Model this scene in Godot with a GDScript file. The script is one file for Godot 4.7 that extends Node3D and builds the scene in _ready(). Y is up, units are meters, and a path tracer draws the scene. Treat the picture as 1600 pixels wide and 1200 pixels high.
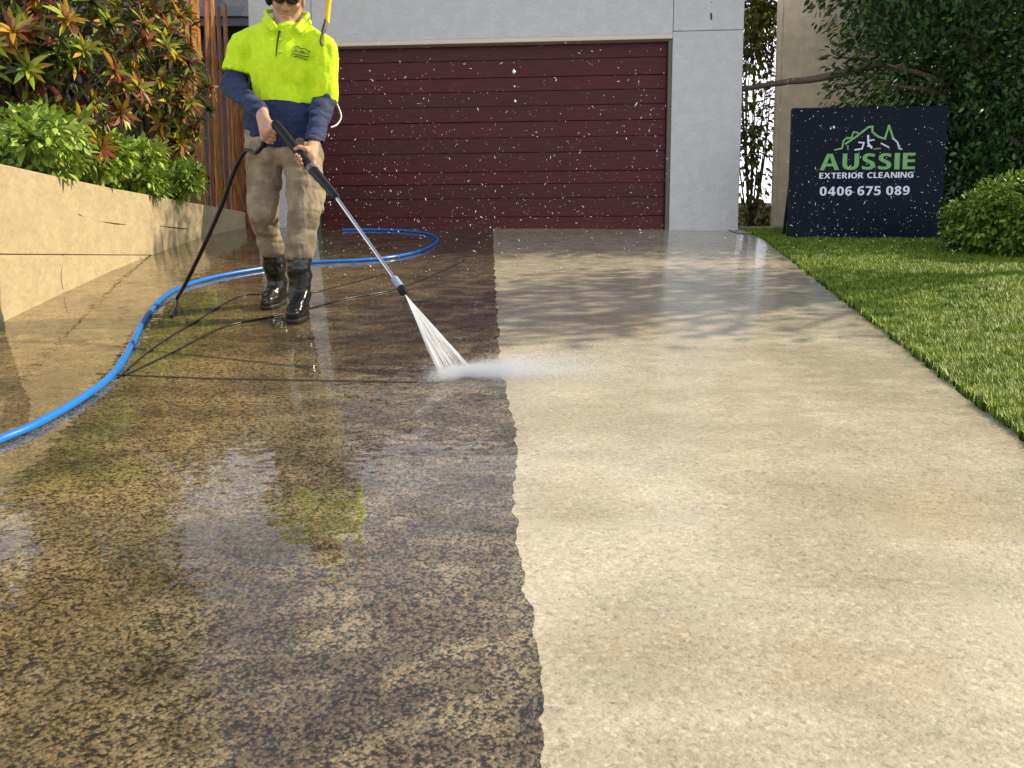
extends Node3D

# ---------------------------------------------------------------- camera constants (photograph measured at 1600 x 1200)
const F := 1200.0
const EYE := 0.807
const PITCH := deg_to_rad(5.7)
const SLOPE := deg_to_rad(10.53)
var TA := tan(SLOPE)
var up_n := Vector3(0, cos(SLOPE), sin(SLOPE))
var rng := RandomNumberGenerator.new()
var taken := {}
var M := {}

func ray(px: float, py: float) -> Vector3:
	var cx := (px - 800.0) / F
	var cy := (600.0 - py) / F
	return Vector3(cx, cy * cos(PITCH) - sin(PITCH), -(cy * sin(PITCH) + cos(PITCH)))
func W(px: float, py: float, t: float) -> Vector3:            # point at lens distance t
	return Vector3(0, EYE, 0) + ray(px, py) * t
func P(px: float, py: float) -> Vector3:                      # point on the sloping drive
	var r := ray(px, py)
	return Vector3(0, EYE, 0) + r * (EYE / (-TA * r.z - r.y))
func A(px: float, py: float, d: float) -> Vector3:            # point d metres in front of the camera
	var r := ray(px, py)
	return Vector3(0, EYE, 0) + r * (d / -r.z)
func G(x: float, d: float, lift := 0.0) -> Vector3:           # point on the drive's plane
	return Vector3(x, TA * d + lift, -d)

# ---------------------------------------------------------------- scene helpers
func numbered(called: String) -> String:
	var k: int = taken.get(called, 0)
	taken[called] = k + 1
	return called if k == 0 else "%s_%03d" % [called, k]
func tag(o: Node, label: String, category: String, group := "", kind := "") -> Node:
	if label: o.set_meta("label", label)
	if category: o.set_meta("category", category)
	if group: o.set_meta("group", group)
	if kind: o.set_meta("kind", kind)
	return o
func thing(called: String, at: Vector3, label: String, category: String, group := "") -> Node3D:
	var o := Node3D.new()
	o.name = numbered(called)
	o.position = at
	add_child(o, true)
	tag(o, label, category, group)
	return o
func part(called: String, mesh: Mesh, m: Material, parent: Node = self, xf := Transform3D()) -> MeshInstance3D:
	var o := MeshInstance3D.new()
	o.name = numbered(called) if parent == self else called
	o.mesh = mesh
	o.material_override = m
	o.transform = xf
	parent.add_child(o, true)
	return o
func col(r: float, g: float, b: float, a := 1.0) -> Color:    # real-world (linear) base colour
	var c := Color(r, g, b).linear_to_srgb()
	c.a = a
	return c
func mat(c: Color, rough := 0.8, opt := {}) -> StandardMaterial3D:
	var m := StandardMaterial3D.new()
	m.albedo_color = c
	m.roughness = rough
	m.cull_mode = BaseMaterial3D.CULL_DISABLED
	for k in opt: m.set(k, opt[k])
	return m
func noise(kind: int, freq: float, oct := 4, sd := 1) -> FastNoiseLite:
	var n := FastNoiseLite.new()
	n.noise_type = kind as FastNoiseLite.NoiseType
	n.frequency = freq
	n.fractal_octaves = oct
	n.seed = sd
	return n
func ramp(stops: Array) -> Gradient:                           # [offset, grey or Color] (linear)
	var g := Gradient.new()
	var off := PackedFloat32Array()
	var cs := PackedColorArray()
	for s in stops:
		off.append(s[0])
		cs.append(s[1] if s[1] is Color else col(s[1], s[1], s[1]))
	g.offsets = off
	g.colors = cs
	return g
func ntex(n: FastNoiseLite, size: int, r: Gradient = null, bump := 0.0) -> NoiseTexture2D:
	var t := NoiseTexture2D.new()
	t.width = size
	t.height = size
	t.seamless = true
	t.noise = n
	if r: t.color_ramp = r
	if bump > 0.0:
		t.as_normal_map = true
		t.bump_strength = bump
	return t

# collects triangles; front faces run clockwise, so winding is set from the wanted normal
class MB:
	var v := PackedVector3Array()
	var n := PackedVector3Array()
	var c := PackedColorArray()
	var u := PackedVector2Array()
	var i := PackedInt32Array()
	func vert(p: Vector3, nn: Vector3, cc := Color.WHITE, uv := Vector2.ZERO) -> int:
		v.append(p); n.append(nn); c.append(cc); u.append(uv)
		return v.size() - 1
	func face(a: int, b: int, d: int) -> void:
		if (v[d] - v[a]).cross(v[b] - v[a]).dot(n[a] + n[b] + n[d]) >= 0.0: i.append_array([a, b, d])
		else: i.append_array([a, d, b])
	func tri(a: Vector3, b: Vector3, d: Vector3, nn: Vector3) -> void:
		face(vert(a, nn), vert(b, nn), vert(d, nn))
	func quad(a: Vector3, b: Vector3, d: Vector3, e: Vector3, out: Vector3, cc := Color.WHITE) -> void:
		var nn := (d - a).cross(b - e).normalized()
		if nn.dot(out) < 0.0: nn = -nn
		var k := vert(a, nn, cc, Vector2(0, 0)); vert(b, nn, cc, Vector2(1, 0)); vert(d, nn, cc, Vector2(1, 1)); vert(e, nn, cc, Vector2(0, 1))
		face(k, k + 1, k + 2); face(k, k + 2, k + 3)
	# chamfered box, centre and half size
	func box(xf: Transform3D, s: Vector3, ch := 0.0) -> void:
		var h := s * 0.5
		ch = minf(ch, minf(h.x, minf(h.y, h.z)) * 0.9)
		var mid := xf.origin
		for ax in 3:
			for sg in [-1.0, 1.0]:
				var p := []
				for q in [[-1, -1], [1, -1], [1, 1], [-1, 1]]:
					var w := Vector3.ZERO
					w[ax] = sg * h[ax]
					w[(ax + 1) % 3] = q[0] * (h[(ax + 1) % 3] - ch)
					w[(ax + 2) % 3] = q[1] * (h[(ax + 2) % 3] - ch)
					p.append(xf * w)
				var o := Vector3.ZERO
				o[ax] = sg
				quad(p[0], p[1], p[2], p[3], xf.basis * o)
		if ch <= 0.0: return
		for ax in 3:
			var a1 := (ax + 1) % 3
			var a2 := (ax + 2) % 3
			for s1 in [-1.0, 1.0]:
				for s2 in [-1.0, 1.0]:
					var p := []
					for q in [[-1, 0], [1, 0], [1, 1], [-1, 1]]:
						var w := Vector3.ZERO
						w[ax] = q[0] * (h[ax] - ch)
						w[a1] = s1 * (h[a1] - (ch if q[1] == 1 else 0.0))
						w[a2] = s2 * (h[a2] - (0.0 if q[1] == 1 else ch))
						p.append(xf * w)
					var o := Vector3.ZERO
					o[a1] = s1; o[a2] = s2
					quad(p[0], p[1], p[2], p[3], xf.basis * o)
		for sx in [-1.0, 1.0]:
			for sy in [-1.0, 1.0]:
				for sz in [-1.0, 1.0]:
					var o := Vector3(sx, sy, sz)
					tri(xf * (o * (h - Vector3(0, ch, ch))), xf * (o * (h - Vector3(ch, 0, ch))), xf * (o * (h - Vector3(ch, ch, 0))), (xf.basis * o).normalized())
	# round tube along a path with a radius for each point (or one for all)
	func tube(path: Array, r, sides := 8, closed_ends := true) -> void:
		var k0 := v.size()
		var last := path.size() - 1
		var side := Vector3.ZERO
		for k in path.size():
			var t: Vector3 = ((path[mini(k + 1, last)] as Vector3) - (path[maxi(k - 1, 0)] as Vector3)).normalized()
			if k == 0: side = t.cross(Vector3.UP if absf(t.y) < 0.9 else Vector3.RIGHT).normalized()
			side = (side - t * side.dot(t)).normalized()
			var up := t.cross(side)
			var rr: float = r[k] if r is Array else r
			for s in sides:
				var a := TAU * s / sides
				var nn := side * cos(a) + up * sin(a)
				vert((path[k] as Vector3) + nn * rr, nn)
		for k in last:
			for s in sides:
				var a := k0 + k * sides + s
				var b := k0 + k * sides + (s + 1) % sides
				face(a, b, b + sides); face(a, b + sides, a + sides)
		if closed_ends:
			for e in [0, last]:
				var t: Vector3 = ((path[0] as Vector3) - (path[1] as Vector3)).normalized() if e == 0 else ((path[last] as Vector3) - (path[last - 1] as Vector3)).normalized()
				var m := vert(path[e], t)
				var ring := []
				for s in sides: ring.append(vert(v[k0 + e * sides + s], t))
				for s in sides: face(m, ring[s], ring[(s + 1) % sides])
	func mesh() -> ArrayMesh:
		var a := []
		a.resize(Mesh.ARRAY_MAX)
		a[Mesh.ARRAY_VERTEX] = v
		a[Mesh.ARRAY_NORMAL] = n
		a[Mesh.ARRAY_COLOR] = c
		a[Mesh.ARRAY_TEX_UV] = u
		a[Mesh.ARRAY_TEX_UV2] = u
		a[Mesh.ARRAY_INDEX] = i
		var m := ArrayMesh.new()
		m.add_surface_from_arrays(Mesh.PRIMITIVE_TRIANGLES, a)
		return m

# distance field on a grid, meshed as surface nets
class Field:
	var o: Vector3
	var h: float
	var nx: int
	var ny: int
	var nz: int
	var d := PackedFloat32Array()
	func _init(lo: Vector3, hi: Vector3, cell: float) -> void:
		o = lo
		h = cell
		nx = int((hi.x - lo.x) / h) + 2
		ny = int((hi.y - lo.y) / h) + 2
		nz = int((hi.z - lo.z) / h) + 2
		d.resize(nx * ny * nz)
		d.fill(0.2)
	func _lo(p: Vector3) -> Vector3i:
		var q := (p - o) / h
		return Vector3i(clampi(int(q.x), 0, nx - 1), clampi(int(q.y), 0, ny - 1), clampi(int(q.z), 0, nz - 1))
	# tapered capsule; sc squeezes the axes of its cross-section; cut subtracts it
	func cone(a: Vector3, b: Vector3, ra: float, rb: float, k := 0.02, sc := Vector3.ONE, cut := false) -> void:
		var reach := maxf(ra, rb) * maxf(sc.x, maxf(sc.y, sc.z)) + k + 2.0 * h
		var lo := _lo(a.min(b) - Vector3.ONE * reach)
		var hi := _lo(a.max(b) + Vector3.ONE * reach)
		var inv := Vector3.ONE / sc
		var ms := minf(sc.x, minf(sc.y, sc.z))
		var aa := a * inv
		var ab := (b - a) * inv
		var l2 := maxf(ab.length_squared(), 1e-9)
		for z in range(lo.z, hi.z + 1):
			for y in range(lo.y, hi.y + 1):
				var row := (z * ny + y) * nx
				for x in range(lo.x, hi.x + 1):
					var p := (o + Vector3(x, y, z) * h) * inv - aa
					var t := clampf(p.dot(ab) / l2, 0.0, 1.0)
					var e := ((p - ab * t).length() - lerpf(ra, rb, t)) * ms
					var was := d[row + x]
					if cut:
						e = -e
						var q := maxf(k - absf(e - was), 0.0) / k
						d[row + x] = maxf(e, was) + q * q * k * 0.25
					else:
						var q := maxf(k - absf(e - was), 0.0) / k
						d[row + x] = minf(e, was) - q * q * k * 0.25
	func ball(c: Vector3, r: Vector3, k := 0.02, b := Basis.IDENTITY) -> void:
		var reach := maxf(r.x, maxf(r.y, r.z)) + k + 2.0 * h
		var lo := _lo(c - Vector3.ONE * reach)
		var hi := _lo(c + Vector3.ONE * reach)
		var bi := b.inverse()
		for z in range(lo.z, hi.z + 1):
			for y in range(lo.y, hi.y + 1):
				var row := (z * ny + y) * nx
				for x in range(lo.x, hi.x + 1):
					var p := bi * (o + Vector3(x, y, z) * h - c)
					var k0 := (p / r).length()
					var k1 := maxf((p / (r * r)).length(), 1e-6)
					var e := k0 * (k0 - 1.0) / k1
					var was := d[row + x]
					var q := maxf(k - absf(e - was), 0.0) / k
					d[row + x] = minf(e, was) - q * q * k * 0.25
	func warp(n: FastNoiseLite, amp: float, st: Vector3) -> void:
		for z in nz:
			for y in ny:
				var row := (z * ny + y) * nx
				for x in nx:
					if absf(d[row + x]) < 0.05:
						var p := o + Vector3(x, y, z) * h
						d[row + x] += amp * n.get_noise_3d(p.x * st.x, p.y * st.y, p.z * st.z)
	func clip(f: Callable, grow := 0.0) -> Field:              # a copy cut to where f(p) < 0
		var r := Field.new(o, o, h)
		r.nx = nx; r.ny = ny; r.nz = nz
		r.d = d.duplicate()
		for z in nz:
			for y in ny:
				var row := (z * ny + y) * nx
				for x in nx:
					if d[row + x] < 0.1: r.d[row + x] = maxf(d[row + x] - grow, f.call(o + Vector3(x, y, z) * h))
		return r
	func into(mb: MB, off := Vector3.ZERO) -> void:
		var at := {}
		var sy := nx
		var sz := nx * ny
		for z in nz - 1:
			for y in ny - 1:
				for x in nx - 1:
					var k := (z * ny + y) * nx + x
					var d0 := d[k]
					if d0 > 6.0 * h or d0 < -6.0 * h: continue
					var w := [d0, d[k + 1], d[k + sy], d[k + sy + 1], d[k + sz], d[k + sz + 1], d[k + sz + sy], d[k + sz + sy + 1]]
					var inside := 0
					for q in 8:
						if w[q] < 0.0: inside += 1
					if inside == 0 or inside == 8: continue
					var s := Vector3.ZERO
					var cnt := 0
					for e in EDGES:
						var a: float = w[e[0]]
						var b: float = w[e[1]]
						if (a < 0.0) != (b < 0.0):
							s += (CORNER[e[0]] as Vector3).lerp(CORNER[e[1]], a / (a - b))
							cnt += 1
					s /= cnt
					var g := Vector3(w[1] + w[3] + w[5] + w[7] - w[0] - w[2] - w[4] - w[6], w[2] + w[3] + w[6] + w[7] - w[0] - w[1] - w[4] - w[5], w[4] + w[5] + w[6] + w[7] - w[0] - w[1] - w[2] - w[3])
					at[k] = mb.vert(o + (Vector3(x, y, z) + s) * h - off, g.normalized())
		for k in at:
			var neg: bool = d[k] < 0.0
			if neg != (d[k + 1] < 0.0) and at.has(k - sy) and at.has(k - sz) and at.has(k - sy - sz): _quad(mb, at[k], at[k - sy], at[k - sy - sz], at[k - sz])
			if neg != (d[k + sy] < 0.0) and at.has(k - 1) and at.has(k - sz) and at.has(k - 1 - sz): _quad(mb, at[k], at[k - 1], at[k - 1 - sz], at[k - sz])
			if neg != (d[k + sz] < 0.0) and at.has(k - 1) and at.has(k - sy) and at.has(k - 1 - sy): _quad(mb, at[k], at[k - 1], at[k - 1 - sy], at[k - sy])
	func _quad(mb: MB, a: int, b: int, c: int, e: int) -> void:
		mb.face(a, b, c); mb.face(a, c, e)
	const CORNER := [Vector3(0, 0, 0), Vector3(1, 0, 0), Vector3(0, 1, 0), Vector3(1, 1, 0), Vector3(0, 0, 1), Vector3(1, 0, 1), Vector3(0, 1, 1), Vector3(1, 1, 1)]
	const EDGES := [[0, 1], [2, 3], [4, 5], [6, 7], [0, 2], [1, 3], [4, 6], [5, 7], [0, 4], [1, 5], [2, 6], [3, 7]]

func smooth_path(pts: Array, step := 0.03) -> Array:
	var c := Curve3D.new()
	for k in pts.size():
		var t: Vector3 = ((pts[mini(k + 1, pts.size() - 1)] as Vector3) - (pts[maxi(k - 1, 0)] as Vector3)) / 6.0
		c.add_point(pts[k], -t, t)
	c.bake_interval = step
	return Array(c.get_baked_points())
func multi(called: String, mesh: Mesh, m: Material, xfs: Array, cols: Array, parent: Node = self) -> MultiMeshInstance3D:
	var mm := MultiMesh.new()
	mm.transform_format = MultiMesh.TRANSFORM_3D
	mm.use_colors = cols.size() > 0
	mm.mesh = mesh
	mm.instance_count = xfs.size()
	for k in xfs.size():
		mm.set_instance_transform(k, xfs[k])
		if cols.size(): mm.set_instance_color(k, cols[k])
	var o := MultiMeshInstance3D.new()
	o.name = numbered(called) if parent == self else called
	o.multimesh = mm
	o.material_override = m
	parent.add_child(o, true)
	return o
# a leaf along +z with a folded midrib; width profile as a list, droop bends the tip down
func leaf_mesh(length: float, width: float, fold := 0.25, droop := 0.2, prof := [0.05, 0.7, 1.0, 0.75, 0.0]) -> ArrayMesh:
	var mb := MB.new()
	var last := prof.size() - 1
	for k in prof.size():
		var t := float(k) / last
		var w: float = prof[k] * width * 0.5
		var y := -droop * t * t * length
		mb.vert(Vector3(-w, y + fold * w, t * length), Vector3(-fold, 1, 0.0).normalized())
		mb.vert(Vector3(0, y, t * length), Vector3.UP)
		mb.vert(Vector3(w, y + fold * w, t * length), Vector3(fold, 1, 0.0).normalized())
	for k in last:
		var a := k * 3
		for s in 2:
			mb.face(a + s, a + s + 1, a + s + 4); mb.face(a + s, a + s + 4, a + s + 3)
	return mb.mesh()
func frame_z(dir: Vector3, up := Vector3.UP, roll := 0.0) -> Basis:   # basis whose z runs along dir
	var z := dir.normalized()
	var x := up.cross(z)
	x = x.normalized() if x.length() > 0.01 else Vector3.RIGHT
	return Basis(x, z.cross(x), z).rotated(z, roll)
func rnd_dir() -> Vector3:
	var z := rng.randf_range(-1, 1)
	var a := rng.randf() * TAU
	var r := sqrt(1 - z * z)
	return Vector3(r * cos(a), z, r * sin(a))

# ---------------------------------------------------------------- curves of the place, from the photograph
func lookup(pts: Array, d: float) -> float:                    # pts: ground points sorted by distance; x at distance d
	for k in range(1, pts.size()):
		if d <= -pts[k].z or k == pts.size() - 1:
			var a: Vector3 = pts[k - 1]
			var b: Vector3 = pts[k]
			return lerpf(a.x, b.x, (d + a.z) / (a.z - b.z))
	return 0.0
func pts_of(list: Array) -> Array:
	var r := []
	for q in list: r.append(P(q[0], q[1]))
	r.sort_custom(func(a, b): return -a.z < -b.z)
	return r
var edge_clean := []
var edge_grass := []
var hose_line := []
var wall_line := []
var wall_top := []
var n_big := noise(FastNoiseLite.TYPE_SIMPLEX_SMOOTH, 0.9, 3, 11)
var n_mid := noise(FastNoiseLite.TYPE_SIMPLEX_SMOOTH, 5.0, 3, 12)
var n_edge := noise(FastNoiseLite.TYPE_SIMPLEX_SMOOTH, 9.0, 4, 13)

func blob(p: Vector3, c: Vector3, rx: float, rd: float) -> float:
	var q := Vector2((p.x - c.x) / rx, (p.z - c.z) / rd).length()
	return 1.0 - smoothstep(0.45, 1.0, q + 0.35 * n_mid.get_noise_2d(p.x * 1.3, p.z * 1.3))

func dirty_colour(p: Vector3) -> Color:
	var d := -p.z
	var a := n_big.get_noise_2d(p.x * 1.4, d * 1.4)
	var b := n_mid.get_noise_2d(p.x, d * 1.5)
	var c := Color(0.43, 0.32, 0.14).lerp(Color(0.21, 0.15, 0.06), smoothstep(-0.4, 0.45, a + 0.6 * b))
	# grime lies thickest beside the washed strip
	var by_washed_edge := smoothstep(1.25, 0.25, lookup(edge_clean, d) - p.x + 0.3 * a)
	c = c.lerp(Color(0.165, 0.13, 0.085).lerp(Color(0.34, 0.275, 0.18), smoothstep(-0.2, 0.4, b)), by_washed_edge * 0.9)
	for g in [[300, 495, 0.55, 0.75], [215, 560, 0.3, 0.4], [90, 745, 0.35, 0.12]]:
		c = c.lerp(Color(0.25, 0.24, 0.05), 0.5 * blob(p, P(g[0], g[1]), g[2], g[3]))
	return c
func clean_colour(p: Vector3) -> Color:
	var d := -p.z
	var a := n_big.get_noise_2d(p.x * 1.1 + 7.0, d * 1.1)
	var b := n_mid.get_noise_2d(p.x * 0.7, d * 2.0 + 3.0)
	var c := Color(0.58, 0.52, 0.395).lerp(Color(0.49, 0.435, 0.325), smoothstep(-0.4, 0.5, a + 0.4 * b))
	for g in [[1350, 1050, 0.22, 0.12], [990, 500, 0.35, 0.4], [1010, 1000, 0.2, 0.1], [1500, 800, 0.3, 0.2], [900, 780, 0.2, 0.2]]:
		c = c.lerp(Color(0.45, 0.37, 0.23), 0.45 * blob(p, P(g[0], g[1]), g[2], g[3]))
	var e := lookup(edge_grass, d) - p.x
	return c.lerp(Color(0.33, 0.295, 0.22), smoothstep(0.16, 0.0, e + 0.12 * b) * 0.7)

func sheet(left: Callable, right: Callable, d0: float, d1: float, rows: int, cols: int, tint: Callable, lift := 0.0, geo := true, ripple := 0.0) -> ArrayMesh:
	var mb := MB.new()
	for r in rows + 1:
		var f := float(r) / rows
		var d: float = d0 * pow(d1 / d0, f) if geo else lerpf(d0, d1, f)
		var xa: float = left.call(d)
		var xb: float = right.call(d)
		for k in cols + 1:
			var p := G(lerpf(xa, xb, float(k) / cols), d, lift)
			var nn := up_n
			if ripple > 0.0:
				var calm := 0.5 + 0.5 * clampf(1.5 * n_big.get_noise_2d(p.x * 1.2 + 31.0, d * 0.9), -0.6, 1.0)
				nn = (up_n + Vector3(0.45 * n_mid.get_noise_2d(p.x * 4.0, d * 4.0 + 9.0), 0, n_mid.get_noise_2d(p.x * 2.2 + 5.0, d * 6.5)) * ripple * calm).normalized()
			mb.vert(p, nn, tint.call(p), Vector2(p.x / 1.6, d / 1.1))
	for r in rows:
		for k in cols:
			var a := r * (cols + 1) + k
			mb.face(a, a + 1, a + cols + 2); mb.face(a, a + cols + 2, a + cols + 1)
	return mb.mesh()

func _ready() -> void:
	rng.seed = 7
	# ---------------------------------------------------------------- camera, sky, sun, exposure
	var cam := Camera3D.new()
	cam.name = "camera"
	cam.position = Vector3(0, EYE, 0)
	cam.rotation.x = -PITCH
	cam.fov = rad_to_deg(2.0 * atan(600.0 / F))
	cam.near = 0.05
	cam.far = 900.0
	add_child(cam)
	cam.current = true
	var sky_m := ProceduralSkyMaterial.new()
	sky_m.sky_top_color = Color(0.33, 0.37, 0.43)
	sky_m.sky_horizon_color = Color(0.95, 0.96, 0.98)
	sky_m.sky_curve = 0.42
	sky_m.ground_horizon_color = Color(0.55, 0.55, 0.5)
	sky_m.ground_bottom_color = Color(0.3, 0.28, 0.24)
	sky_m.sky_energy_multiplier = 1.35
	var sky := Sky.new()
	sky.sky_material = sky_m
	var env := Environment.new()
	env.background_mode = Environment.BG_SKY
	env.sky = sky
	env.tonemap_mode = Environment.TONE_MAPPER_LINEAR
	env.tonemap_exposure = 1.4
	env.sdfgi_enabled = true
	env.ssao_enabled = true
	env.ssil_enabled = true
	env.volumetric_fog_enabled = true
	env.volumetric_fog_density = 0.0
	var we := WorldEnvironment.new()
	we.name = "environment"
	we.environment = env
	add_child(we)
	var sun := DirectionalLight3D.new()
	sun.name = "sun"
	sun.light_color = Color(1.0, 0.93, 0.80)
	sun.light_energy = 1.6
	sun.light_angular_distance = 0.5
	sun.shadow_enabled = true
	add_child(sun)
	var el := deg_to_rad(39.0)
	var az := deg_to_rad(15.0)                                  # from the right, a little from beyond
	sun.look_at_from_position(Vector3(cos(el) * cos(az), sin(el), -cos(el) * sin(az)) * 20.0, Vector3.ZERO)

	edge_clean = pts_of([[770, 360], [772, 400], [776, 480], [780, 560], [797, 630], [806, 690], [803, 780], [814, 870], [834, 975], [849, 1080], [858, 1190], [866, 1400], [870, 2600]])
	edge_grass = [G(0.93, 0.05), P(1600, 690), P(1190, 372), G(2.72, 9.9)]
	hose_line = pts_of([[0, 692], [60, 664], [130, 622], [180, 585], [210, 535], [238, 485], [275, 452], [330, 435], [410, 420]])
	wall_line = [G(-2.32, 0.2), P(0, 505), P(96, 459), P(184, 419), P(238, 398), P(284, 381), P(333, 366), G(-3.28, 9.6)]
	wall_top = [[0.2, 1.28], [-wall_line[1].z, 1.53], [-wall_line[4].z, 1.78], [-wall_line[6].z, 1.93], [9.6, 1.97]]
	materials()
	setting()
	left_garden()
	garage()
	right_side()
	hoses()
	worker()
	water()

func materials() -> void:
	var soft := noise(FastNoiseLite.TYPE_SIMPLEX_SMOOTH, 0.006, 4, 5)
	var wet := noise(FastNoiseLite.TYPE_SIMPLEX_SMOOTH, 0.010, 3, 8)
	var film := func(m: StandardMaterial3D, coat: float, rough: float, stops: Array) -> void:
		m.detail_enabled = true
		m.detail_blend_mode = BaseMaterial3D.BLEND_MODE_MUL
		m.detail_uv_layer = BaseMaterial3D.DETAIL_UV_2
		m.uv2_scale = Vector3(0.43, 0.57, 1)
		m.clearcoat_enabled = true
		m.clearcoat = coat
		m.clearcoat_roughness = rough
		m.clearcoat_texture = ntex(wet, 1024, ramp(stops))
		m.normal_enabled = true
	var g := grime_images()
	M.dirty = mat(Color.WHITE, 0.55, {vertex_color_use_as_albedo = true, metallic_specular = 0.35})
	M.dirty.albedo_texture = g[0]
	M.dirty.normal_texture = g[1]
	M.dirty.normal_scale = 0.8
	film.call(M.dirty, 1.0, 0.03, [[0.0, 0.4], [0.4, 0.75], [0.5, 1.0], [1.0, 1.0]])
	M.dirty.detail_albedo = ntex(soft, 1024, ramp([[0.0, 0.45], [0.5, 0.85], [0.7, 1.0], [1.0, 1.0]]))
	M.clean = mat(Color.WHITE, 0.6, {vertex_color_use_as_albedo = true, metallic_specular = 0.35})
	M.clean.albedo_texture = g[2]
	M.clean.normal_texture = g[3]
	M.clean.normal_scale = 0.4
	film.call(M.clean, 1.0, 0.16, [[0.0, 0.2], [0.4, 0.5], [0.55, 1.0], [1.0, 1.0]])
	M.clean.detail_albedo = ntex(soft, 1024, ramp([[0.0, 0.78], [0.5, 0.94], [0.7, 1.0], [1.0, 1.0]]))
	var plaster := noise(FastNoiseLite.TYPE_SIMPLEX_SMOOTH, 0.012, 7, 31)
	var fine := noise(FastNoiseLite.TYPE_SIMPLEX_SMOOTH, 0.08, 3, 32)
	var render := func(c: Color, s: float, lo: float) -> StandardMaterial3D:
		var m := mat(c, 0.85, {uv1_triplanar = true, uv1_world_triplanar = true, uv1_scale = Vector3.ONE * s})
		m.albedo_texture = ntex(plaster, 1024, ramp([[0.0, lo], [0.45, 0.5 + 0.5 * lo], [0.65, 1.0], [1.0, 1.0]]))
		m.normal_enabled = true
		m.normal_texture = ntex(fine, 512, null, 3.0)
		m.normal_scale = 0.4
		return m
	M.wall = render.call(col(0.41, 0.335, 0.20), 0.33, 0.84)
	M.grey = render.call(col(0.55, 0.55, 0.555), 0.4, 0.92)
	M.cream = render.call(col(0.78, 0.65, 0.44), 0.4, 0.8)
	M.path = render.call(col(0.42, 0.39, 0.33), 0.6, 0.6)
	M.white_wall = render.call(col(0.78, 0.78, 0.78), 0.4, 0.8)
	M.soil = render.call(col(0.07, 0.045, 0.028), 1.5, 0.4)
	M.ground = render.call(col(0.13, 0.12, 0.06), 0.3, 0.5)
	M.turf = render.call(col(0.045, 0.055, 0.018), 1.2, 0.4)
	M.joint = mat(col(0.035, 0.028, 0.02), 0.6)
	var wood := noise(FastNoiseLite.TYPE_SIMPLEX_SMOOTH, 0.02, 4, 41)
	M.wood = []
	for k in 4:
		var m := mat(col(0.46 - 0.06 * k, 0.185 - 0.03 * k, 0.035), 0.3, {uv1_triplanar = true, uv1_scale = Vector3(4, 0.35, 4)})
		m.albedo_texture = ntex(wood, 512, ramp([[0.0, 0.2], [0.45, 0.6], [0.6, 1.0], [1.0, 1.0]]))
		M.wood.append(m)
	M.maroon = []
	for k in 3:
		var m := mat(col(0.072 + 0.007 * k, 0.011, 0.015), 0.5, {metallic_specular = 0.35, uv1_triplanar = true, uv1_scale = Vector3(0.3, 3, 3)})
		m.albedo_texture = ntex(wood, 512, ramp([[0.0, 0.6], [0.5, 0.85], [0.7, 1.0], [1.0, 1.0]]))
		m.normal_enabled = true
		m.normal_texture = ntex(wood, 512, null, 2.0)
		m.normal_scale = 0.35
		M.maroon.append(m)
	M.trim = mat(col(0.62, 0.56, 0.44), 0.5)
	M.dark_trim = mat(col(0.09, 0.075, 0.06), 0.5)
	M.slate = [mat(col(0.06, 0.065, 0.075), 0.45), mat(col(0.085, 0.09, 0.10), 0.5), mat(col(0.045, 0.05, 0.058), 0.4)]
	M.bark = render.call(col(0.16, 0.12, 0.085), 3.0, 0.35)
	M.leaf = mat(Color.WHITE, 0.38, {vertex_color_use_as_albedo = true, backlight_enabled = true, backlight = Color(0.5, 0.5, 0.3)})
	M.leaf_dull = mat(Color.WHITE, 0.5, {vertex_color_use_as_albedo = true, backlight_enabled = true, backlight = Color(0.55, 0.55, 0.3)})
	M.grass = mat(Color.WHITE, 0.6, {vertex_color_use_as_albedo = true, backlight_enabled = true, backlight = Color(0.6, 0.6, 0.35)})
	M.navy_board = mat(col(0.003, 0.0065, 0.016), 0.4, {metallic_specular = 0.2})
	M.print_green = mat(col(0.13, 0.36, 0.10), 0.45)
	M.print_white = mat(col(0.66, 0.70, 0.82), 0.45)
	M.print_pale = mat(col(0.42, 0.58, 0.55), 0.45)
	M.blue_hose = mat(col(0.008, 0.155, 0.52), 0.28)
	M.black_hose = mat(col(0.009, 0.009, 0.010), 0.3, {metallic_specular = 0.4})
	M.black = mat(col(0.009, 0.009, 0.010), 0.45, {metallic_specular = 0.35})
	M.steel = mat(col(0.62, 0.63, 0.66), 0.22, {metallic = 1.0})
	M.blue_grey = mat(col(0.25, 0.30, 0.42), 0.35)
	M.lens = mat(col(0.008, 0.007, 0.007), 0.05)
	M.droplet = mat(col(0.80, 0.83, 0.88), 0.3)
	M.white_cord = mat(col(0.72, 0.72, 0.66), 0.5)

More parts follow.
